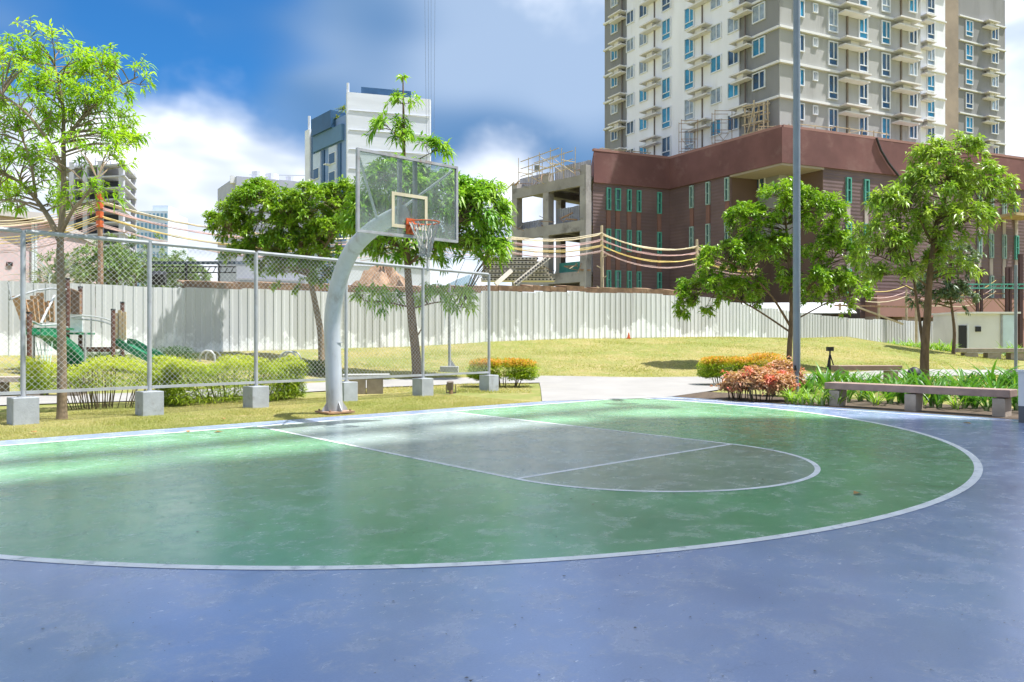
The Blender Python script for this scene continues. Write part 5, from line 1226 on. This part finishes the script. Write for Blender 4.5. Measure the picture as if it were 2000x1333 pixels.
tree('leaning_tree', 'leaning dark green tree in front of the white fence left of the hoop', [([b0, A(626, 650), A(615, 590), A(604, 540), A(590, 490), A(570, 440), A(545, 400)], .13, .04), ([A(606, 545), A(630, 490, -.5), A(665, 440, -.6), A(690, 405, -.5)], .06, .02), ([A(600, 520), A(540, 490, .5), A(480, 465, .8), A(440, 445, .8)], .05, .02)],
     [(A(520, 425), (1.5, 1.2, .95), 44), (A(450, 440, .6), (.85, .9, .42), 17), (A(615, 420), (1.4, 1.2, .95), 44), (A(560, 490), (1.7, 1.2, .6), 34), (A(655, 470, -.3), (.9, 1, .9), 24), (A(500, 500, .3), (.95, 1, .5), 15), (A(590, 540), (1.1, .9, .5), 15), (A(665, 390), (.7, .7, .5), 14), (A(510, 380), (.5, .5, .35), 10)],
     M_L2, M_BARKL, .20, .080, .55, 7, 7, dens=2.3)
Y = 24.5
b0 = at(815, 738, Y); b0.z = tz(b0.x, b0.y)
tree('whorled_tree', 'tall tree with drooping whorled leaves and a bare leader above the backboard', [([b0, A(812, 690), A(803, 610), A(797, 540), A(794, 470), A(791, 390), A(789, 300), A(788, 220), A(787, 150)], .17, .016), ([A(812, 660), A(822, 645, -.1), A(826, 630, -.2)], .03, .015), ([A(796, 520), A(850, 470, -.4), A(900, 430, -.6)], .05, .02), ([A(795, 500), A(750, 450, .4), A(720, 410, .6)], .05, .02), ([A(800, 600), A(750, 590, -.5), A(710, 588, -.7)], .03, .012), ([A(800, 605), A(860, 590, .2), A(900, 600, .3)], .03, .012), ([A(790, 330), A(830, 305, 0), A(860, 292, .2)], .02, .008), ([A(789, 280), A(765, 255, -.2), A(745, 240, -.3)], .02, .008)],
     [(A(770, 380), (1.15, 1.1, 1.0), 36), (A(860, 400), (1.3, 1.2, .95), 44), (A(935, 420, .2), (.95, 1, 1.05), 36), (A(720, 430, .3), (.8, .9, .8), 22), (A(800, 480), (1.7, 1.2, .55), 34), (A(940, 490, .2), (.75, .8, .5), 17),
      (A(745, 588, -.3), (.95, .7, .16), 5), (A(870, 583, .2), (.95, .7, .22), 7), (A(905, 606, .3), (.3, .4, .12), 1.5), (A(758, 250, -.1), (.45, .4, .18), 3.5), (A(845, 296, .1), (.45, .4, .10), 3.5), (A(790, 205), (.22, .22, .12), 1.6), (A(780, 275, 0), (.3, .3, .2), 2)],
     M_L3, M_BARK, .32, .078, .95, 7, 6, dens=2.1, tiers=[(A(787, 148), 13, .5), (A(787, 150), 10, .4)])
Y = 29.0
b0 = at(1541, 712, Y); b0.z = tz(b0.x, b0.y)
tree('lawn_tree', 'broad glossy green tree on the lawn partly behind the lamp post', [([b0, A(1542, 680), A(1545, 630), A(1545, 570), A(1540, 500), A(1535, 440), A(1530, 390)], .11, .03), ([A(1545, 640), A(1500, 570, -.4), A(1440, 520, -.6), A(1390, 500, -.7)], .05, .02), ([A(1545, 600), A(1600, 540, .3), A(1640, 490, .5)], .05, .02), ([A(1545, 650), A(1450, 590, -.2), A(1370, 570, -.3)], .04, .015), ([A(1545, 630), A(1620, 590, -.3), A(1660, 580, -.5)], .035, .015)],
     [(A(1530, 400), (1.0, 1.2, .72), 34), (A(1460, 440), (.9, 1, .7), 26), (A(1600, 430), (.95, 1, .85), 30), (A(1410, 510, -.4), (.85, 1, .7), 24), (A(1500, 500), (1.3, 1.2, .7), 34), (A(1630, 500, .3), (.95, 1, .9), 30), (A(1375, 570, -.3), (.8, .9, .62), 20), (A(1455, 575), (1.0, 1, .5), 22), (A(1580, 560), (1.15, 1.1, .65), 28), (A(1650, 575, -.3), (.75, .8, .6), 17), (A(1345, 598, -.3), (.36, .5, .36), 7)],
     M_L4, M_BARK, .22, .085, .45, 7, 7, dens=1.6)
Y = 23.0
b0 = at(1806, 745, Y); b0.z = tz(b0.x, b0.y)
tree('forked_tree', 'tall tree with a pale green crown and two trunks at the right', [([b0, A(1806, 690), A(1811, 620), A(1815, 550), A(1822, 490), A(1828, 440), A(1845, 390), A(1850, 330), A(1848, 290)], .135, .02), ([A(1805, 700), A(1798, 640, .2), A(1788, 570, .3), A(1778, 500, .4), A(1760, 450, .4)], .055, .02), ([A(1820, 500), A(1860, 450, .3), A(1900, 420, .4), A(1935, 390, .4)], .05, .015), ([A(1822, 480), A(1790, 420, -.3), A(1760, 390, -.4)], .045, .015), ([A(1812, 560), A(1760, 520, -.2), A(1715, 500, -.3)], .03, .012)],
     [(A(1850, 310), (.85, .8, .55), 23), (A(1830, 370), (1.1, 1, .62), 28), (A(1920, 370, .3), (.78, .8, .62), 20), (A(1760, 410, -.2), (1.0, .9, .52), 24), (A(1860, 440), (1.25, 1, .5), 26), (A(1715, 480, -.2), (.72, .8, .65), 18), (A(1790, 490), (1.0, .9, .45), 15), (A(1735, 550, -.2), (.75, .7, .42), 10), (A(1840, 530, .2), (.9, .8, .48), 12), (A(1945, 405, .3), (.4, .5, .35), 7)],
     M_L5, M_BARK, .25, .066, .8, 7, 6, dens=1.5)
Y = 38.0
b0 = at(1862, 690, Y); b0.z = tz(b0.x, b0.y)
tree('small_tree', 'small grey green tree behind the forked tree near the guard house', [([b0, A(1864, 650), A(1860, 610), A(1855, 570), A(1858, 520)], .09, .03)], [(A(1860, 510), (1.2, 1.1, .9), 30), (A(1840, 560), (1.1, 1, .75), 26), (A(1868, 585), (.8, .8, .6), 14), (A(1800, 590), (.5, .6, .4), 6)], leafmat('grey_leaf', (.06, .12, .05), (.22, .28, .17), None, .25, .4), M_BARK, .24, .09, .7, 7, 5, dens=1.6)
# vegetation beyond the corrugated fence
for px, top, Y, w, h, lab in ((170, 486, 44, 2.6, 2.6, 'green bushy tree beyond the fence left of the cable pole'), (262, 470, 52, 3.0, 4.4, 'taller green tree beyond the fence right of the cable pole'), (225, 496, 40, 1.6, 1.6, 'small olive bush beyond the fence at the cable pole foot'), (320, 492, 60, 2.6, 3.2, 'pale green tree beyond the fence behind the second post'), (355, 515, 47, 1.5, 1.4, 'dark bush beyond the fence behind the black floodlight')):
    c = at(px, top, Y); b = Vector((c.x, Y, tz(c.x, Y))); Y0 = Y
    tree('site_tree', lab, [([b, b.lerp(Vector((c.x, Y, c.z)), .5)+Vector((.1, 0, 0)), Vector((c.x+.1, Y, c.z-h*.3))], .13, .04)], [(Vector((c.x, Y, c.z-h*.5)), (w, 1.6, h*.62), 46), (Vector((c.x+w*.4, Y-.3, c.z-h*.7)), (w*.7, 1.3, h*.5), 24), (Vector((c.x-w*.5, Y-.2, c.z-h*.75)), (w*.6, 1.3, h*.45), 20)], M_L6, M_BARK, .34, .11, .6, 6, 4, 'trees beyond the site fence')
V, Fc, at_ = strap_plant(70, 2.3, .10, .95)
p = at(110, 545, 33); t = thing('spiky_palm', 'spiky grey green palm shrub above the fence beside the near trunk', 'palm', (p.x, p.y, p.z-.3)); obj('fronds', npmesh('fronds', V, Fc, leafmat('grey_frond', (.19, .22, .20), (.34, .37, .33), None, .2, .6), at_), t)
MB().tube([(0, 0, -(p.z-.3)+.8), (0, 0, .1)], [.16, .13], 8).build('trunk', M_BARK, t)

# ------------------------------------------------------------------ grass blades near the court, fallen leaves
def blades(n):
    U = RNG.uniform(-8, 4.6, n*3); Vv = -.62-RNG.uniform(0, 1, n*3)**1.5*4.2; X = OX+U*UX+Vv*VX; Yy = OY+U*UY+Vv*VY
    onpath = (X > .55) & (Yy > 15.5)
    k = (~onpath) & (X/Yy > -.78); X, Yy = X[k][:n], Yy[k][:n]
    n = len(X); Z = tz_np(X, Yy); a = RNG.uniform(0, 6.28, n); h = RNG.uniform(.010, .030, n)*(1+.9*(np.sin(X*2.3)*np.sin(Yy*1.9) > .35)); w = .0045
    B = np.stack([X, Yy, Z-.004], 1); s = np.stack([np.cos(a), np.sin(a), 0*a], 1)*w; l = np.stack([RNG.normal(0, .5, n)*h, RNG.normal(0, .5, n)*h, h], 1)
    V = np.stack([B-s, B+s, B+l], 1).reshape(-1, 3); return V, np.arange(n*3).reshape(-1, 3), {'rnd': np.repeat(np.clip(.5+.45*np.sin(X*1.1+1)*np.sin(Yy*.9)+RNG.normal(0, .22, n), 0, 1), 3)}
V, Fc, at_ = blades(110000)
tag(obj('grass', npmesh('grass', V, Fc, leafmat('grass_blade', (.33, .35, .10), (.58, .50, .26), None, .4, .7, .2), at_)), 'short dry grass blades between the court and the chain link fence', 'grass', kind='stuff')
def turf(n):
    Yy = RNG.uniform(19, 44, n); X = (RNG.uniform(680, 1990, n)-1000)/F*Yy
    t_ = np.array([0.0]); pcx = np.array(pc); near = np.min(np.hypot(X[:, None]-pcx[:, 0], Yy[:, None]-pcx[:, 1]), 1)
    pd = np.full(n, 9.0)
    for a, b in zip(pc[:-1], pc[1:]):
        a, b = np.array(a), np.array(b); d = b-a; tt = np.clip(((X-a[0])*d[0]+(Yy-a[1])*d[1])/(d@d), 0, 1); pd = np.minimum(pd, np.hypot(X-a[0]-tt*d[0], Yy-a[1]-tt*d[1]))
    k = (pd > 1.04) & ~((X > .5) & (X < 7.2) & (Yy < 24.5)); X, Yy = X[k], Yy[k]; n = len(X)
    patch = np.sin(X*.9+np.sin(Yy*.7)*2)*np.sin(Yy*.8+np.sin(X*.5)*2); a = RNG.uniform(0, 6.28, n); h = RNG.uniform(.02, .055, n)*(1+.7*(patch > .45)); w = .011
    B = np.stack([X, Yy, tz_np(X, Yy)-.004], 1); s = np.stack([np.cos(a), np.sin(a), 0*a], 1)*w; l = np.stack([RNG.normal(0, .6, n)*h, RNG.normal(0, .6, n)*h, h], 1)
    return np.stack([B-s, B+s, B+l], 1).reshape(-1, 3), np.arange(n*3).reshape(-1, 3), {'rnd': np.repeat(np.clip(.62-.35*patch+RNG.normal(0, .25, n), 0, 1), 3)}
V, Fc, at_ = turf(170000)
tag(obj('turf', npmesh('turf', V, Fc, MATS['grass_blade'], at_)), 'tufts of dry turf scattered over the mounded lawn', 'grass', kind='stuff')
def litter(n):      # grit, seed husks and leaf crumbs blown over the court
    Yy = RNG.uniform(2.6, 12, n)**1.0; X = RNG.uniform(-.7, .7, n)*Yy; U = (X-OX)*UX+(Yy-OY)*UY; Vv = (X-OX)*VX+(Yy-OY)*VY; k = (Vv > -.4) & (U < 7.6); X, Yy = X[k], Yy[k]; n = len(X)
    a = RNG.uniform(0, 6.28, n); r = RNG.uniform(.0035, .0085, n)*np.where(RNG.uniform(0, 1, n) < .06, 1.7, 1)*np.clip(Yy/6, .7, 1.3); P = np.stack([X, Yy, np.full(n, .0055)], 1); V = []
    for k in range(3):
        b = a+k*2.1+RNG.normal(0, .25, n); V.append(P+np.stack([np.cos(b)*r*(1.6 if k == 0 else 1), np.sin(b)*r, (k == 0)*r*.25], 1))
    return np.stack(V, 1).reshape(-1, 3), np.arange(n*3).reshape(-1, 3)
V, Fc = litter(1300)
tag(obj('litter', npmesh('litter', V, Fc, mat('husk', (.09, .075, .055), .9, .5, 40, space='Generated'))), 'dark grit and leaf crumbs scattered over the court', 'litter', kind='stuff')
M_DRY = mat('dry_leaf', (.40, .22, .07), .8, .3, 9)
lf = MB(); lf.add([(0, 0, 0), (.05, .035, .018), (.14, 0, .008), (.05, -.035, .018), (.05, 0, .002)], [(0, 4, 1), (0, 3, 4), (1, 4, 2), (4, 3, 2)]); LF = lf.mesh('leaf', M_DRY)
for px, py, lab in ((440, 820, 'orange dry leaf on the grass left of the hoop'), (72, 846, 'orange dry leaf on the grass at the left edge'), (367, 845, 'dry leaf on the court beside the base line'), (417, 846, 'dry leaf on the base line left of the hoop'), (1898, 829, 'dry leaf on the blue court near the white pillar'), (1680, 964, 'long brown twig leaf on the green court at the right')):
    p = gp(px, py); z = .006 if py > 840 and px > 300 else tz(p.x, p.y)+.03; t = tag(obj('fallen_leaf', LF, None, (p.x, p.y, z), random.uniform(0, 6)), lab, 'leaf', 'fallen leaves')

# ------------------------------------------------------------------ the neighbouring tower, out of frame on the right, that shades the near half of the court
def shade_tower():
    H_ = 55.0; k = H_/math.tan(SUN_EL); sh = Vector((sdir.x, sdir.y)).normalized()*k
    P = [W(u, v).xy+sh for u, v in ((-8, 2.8), (3.65, 2.8), (3.65, 15), (-8, 15))]
    inv = Vector((P[0].x, P[0].y, 0)); t = thing('neighbour_tower', 'tall apartment tower beside the court outside the picture on the right', 'building', inv)
    loc = lambda p: (p.x-inv.x, p.y-inv.y)
    MB().prism([loc(p) for p in P], -.2, H_).build('wall', M_TCREAM, t)
    d = (P[1]-P[0]).normalized(); n = Vector((d.y, -d.x)); n = n if n.dot(P[0]-P[3]) > 0 else -n
    a, b = P[0]+n*1.35, P[1]+n*1.35+d*2
    MB().bar((*loc(a-d*1), H_-.3), (*loc(b), H_-.3), .45, .7).build('roof_beam', M_BAND, t)
    for s in (.05, .35, .65, .95): q = P[0].lerp(P[1], s); MB().bar((*loc(q), H_-.3), (*loc(q+n*1.2), H_-.3), .3, .4).build('bracket', M_BAND, t)
    rz = math.atan2(d.y, d.x); L = (P[1]-P[0]).length
    wm = MB().box((0, 0, 0), (1.5, .1, 1.5)).mesh('window', M_GLASSD)
    for f in range(18):
        MB().bar((*loc(P[0]+n*.1), 2.9*f+2.6), (*loc(P[1]+n*.1), 2.9*f+2.6), .3, .2).build('floor_band', M_BAND, t)
        for i in range(5): q = P[0]+d*L*(i+.5)/5+n*.03; obj('window', wm, t, (*loc(q), 2.9*f+1.6), rz)
shade_tower()
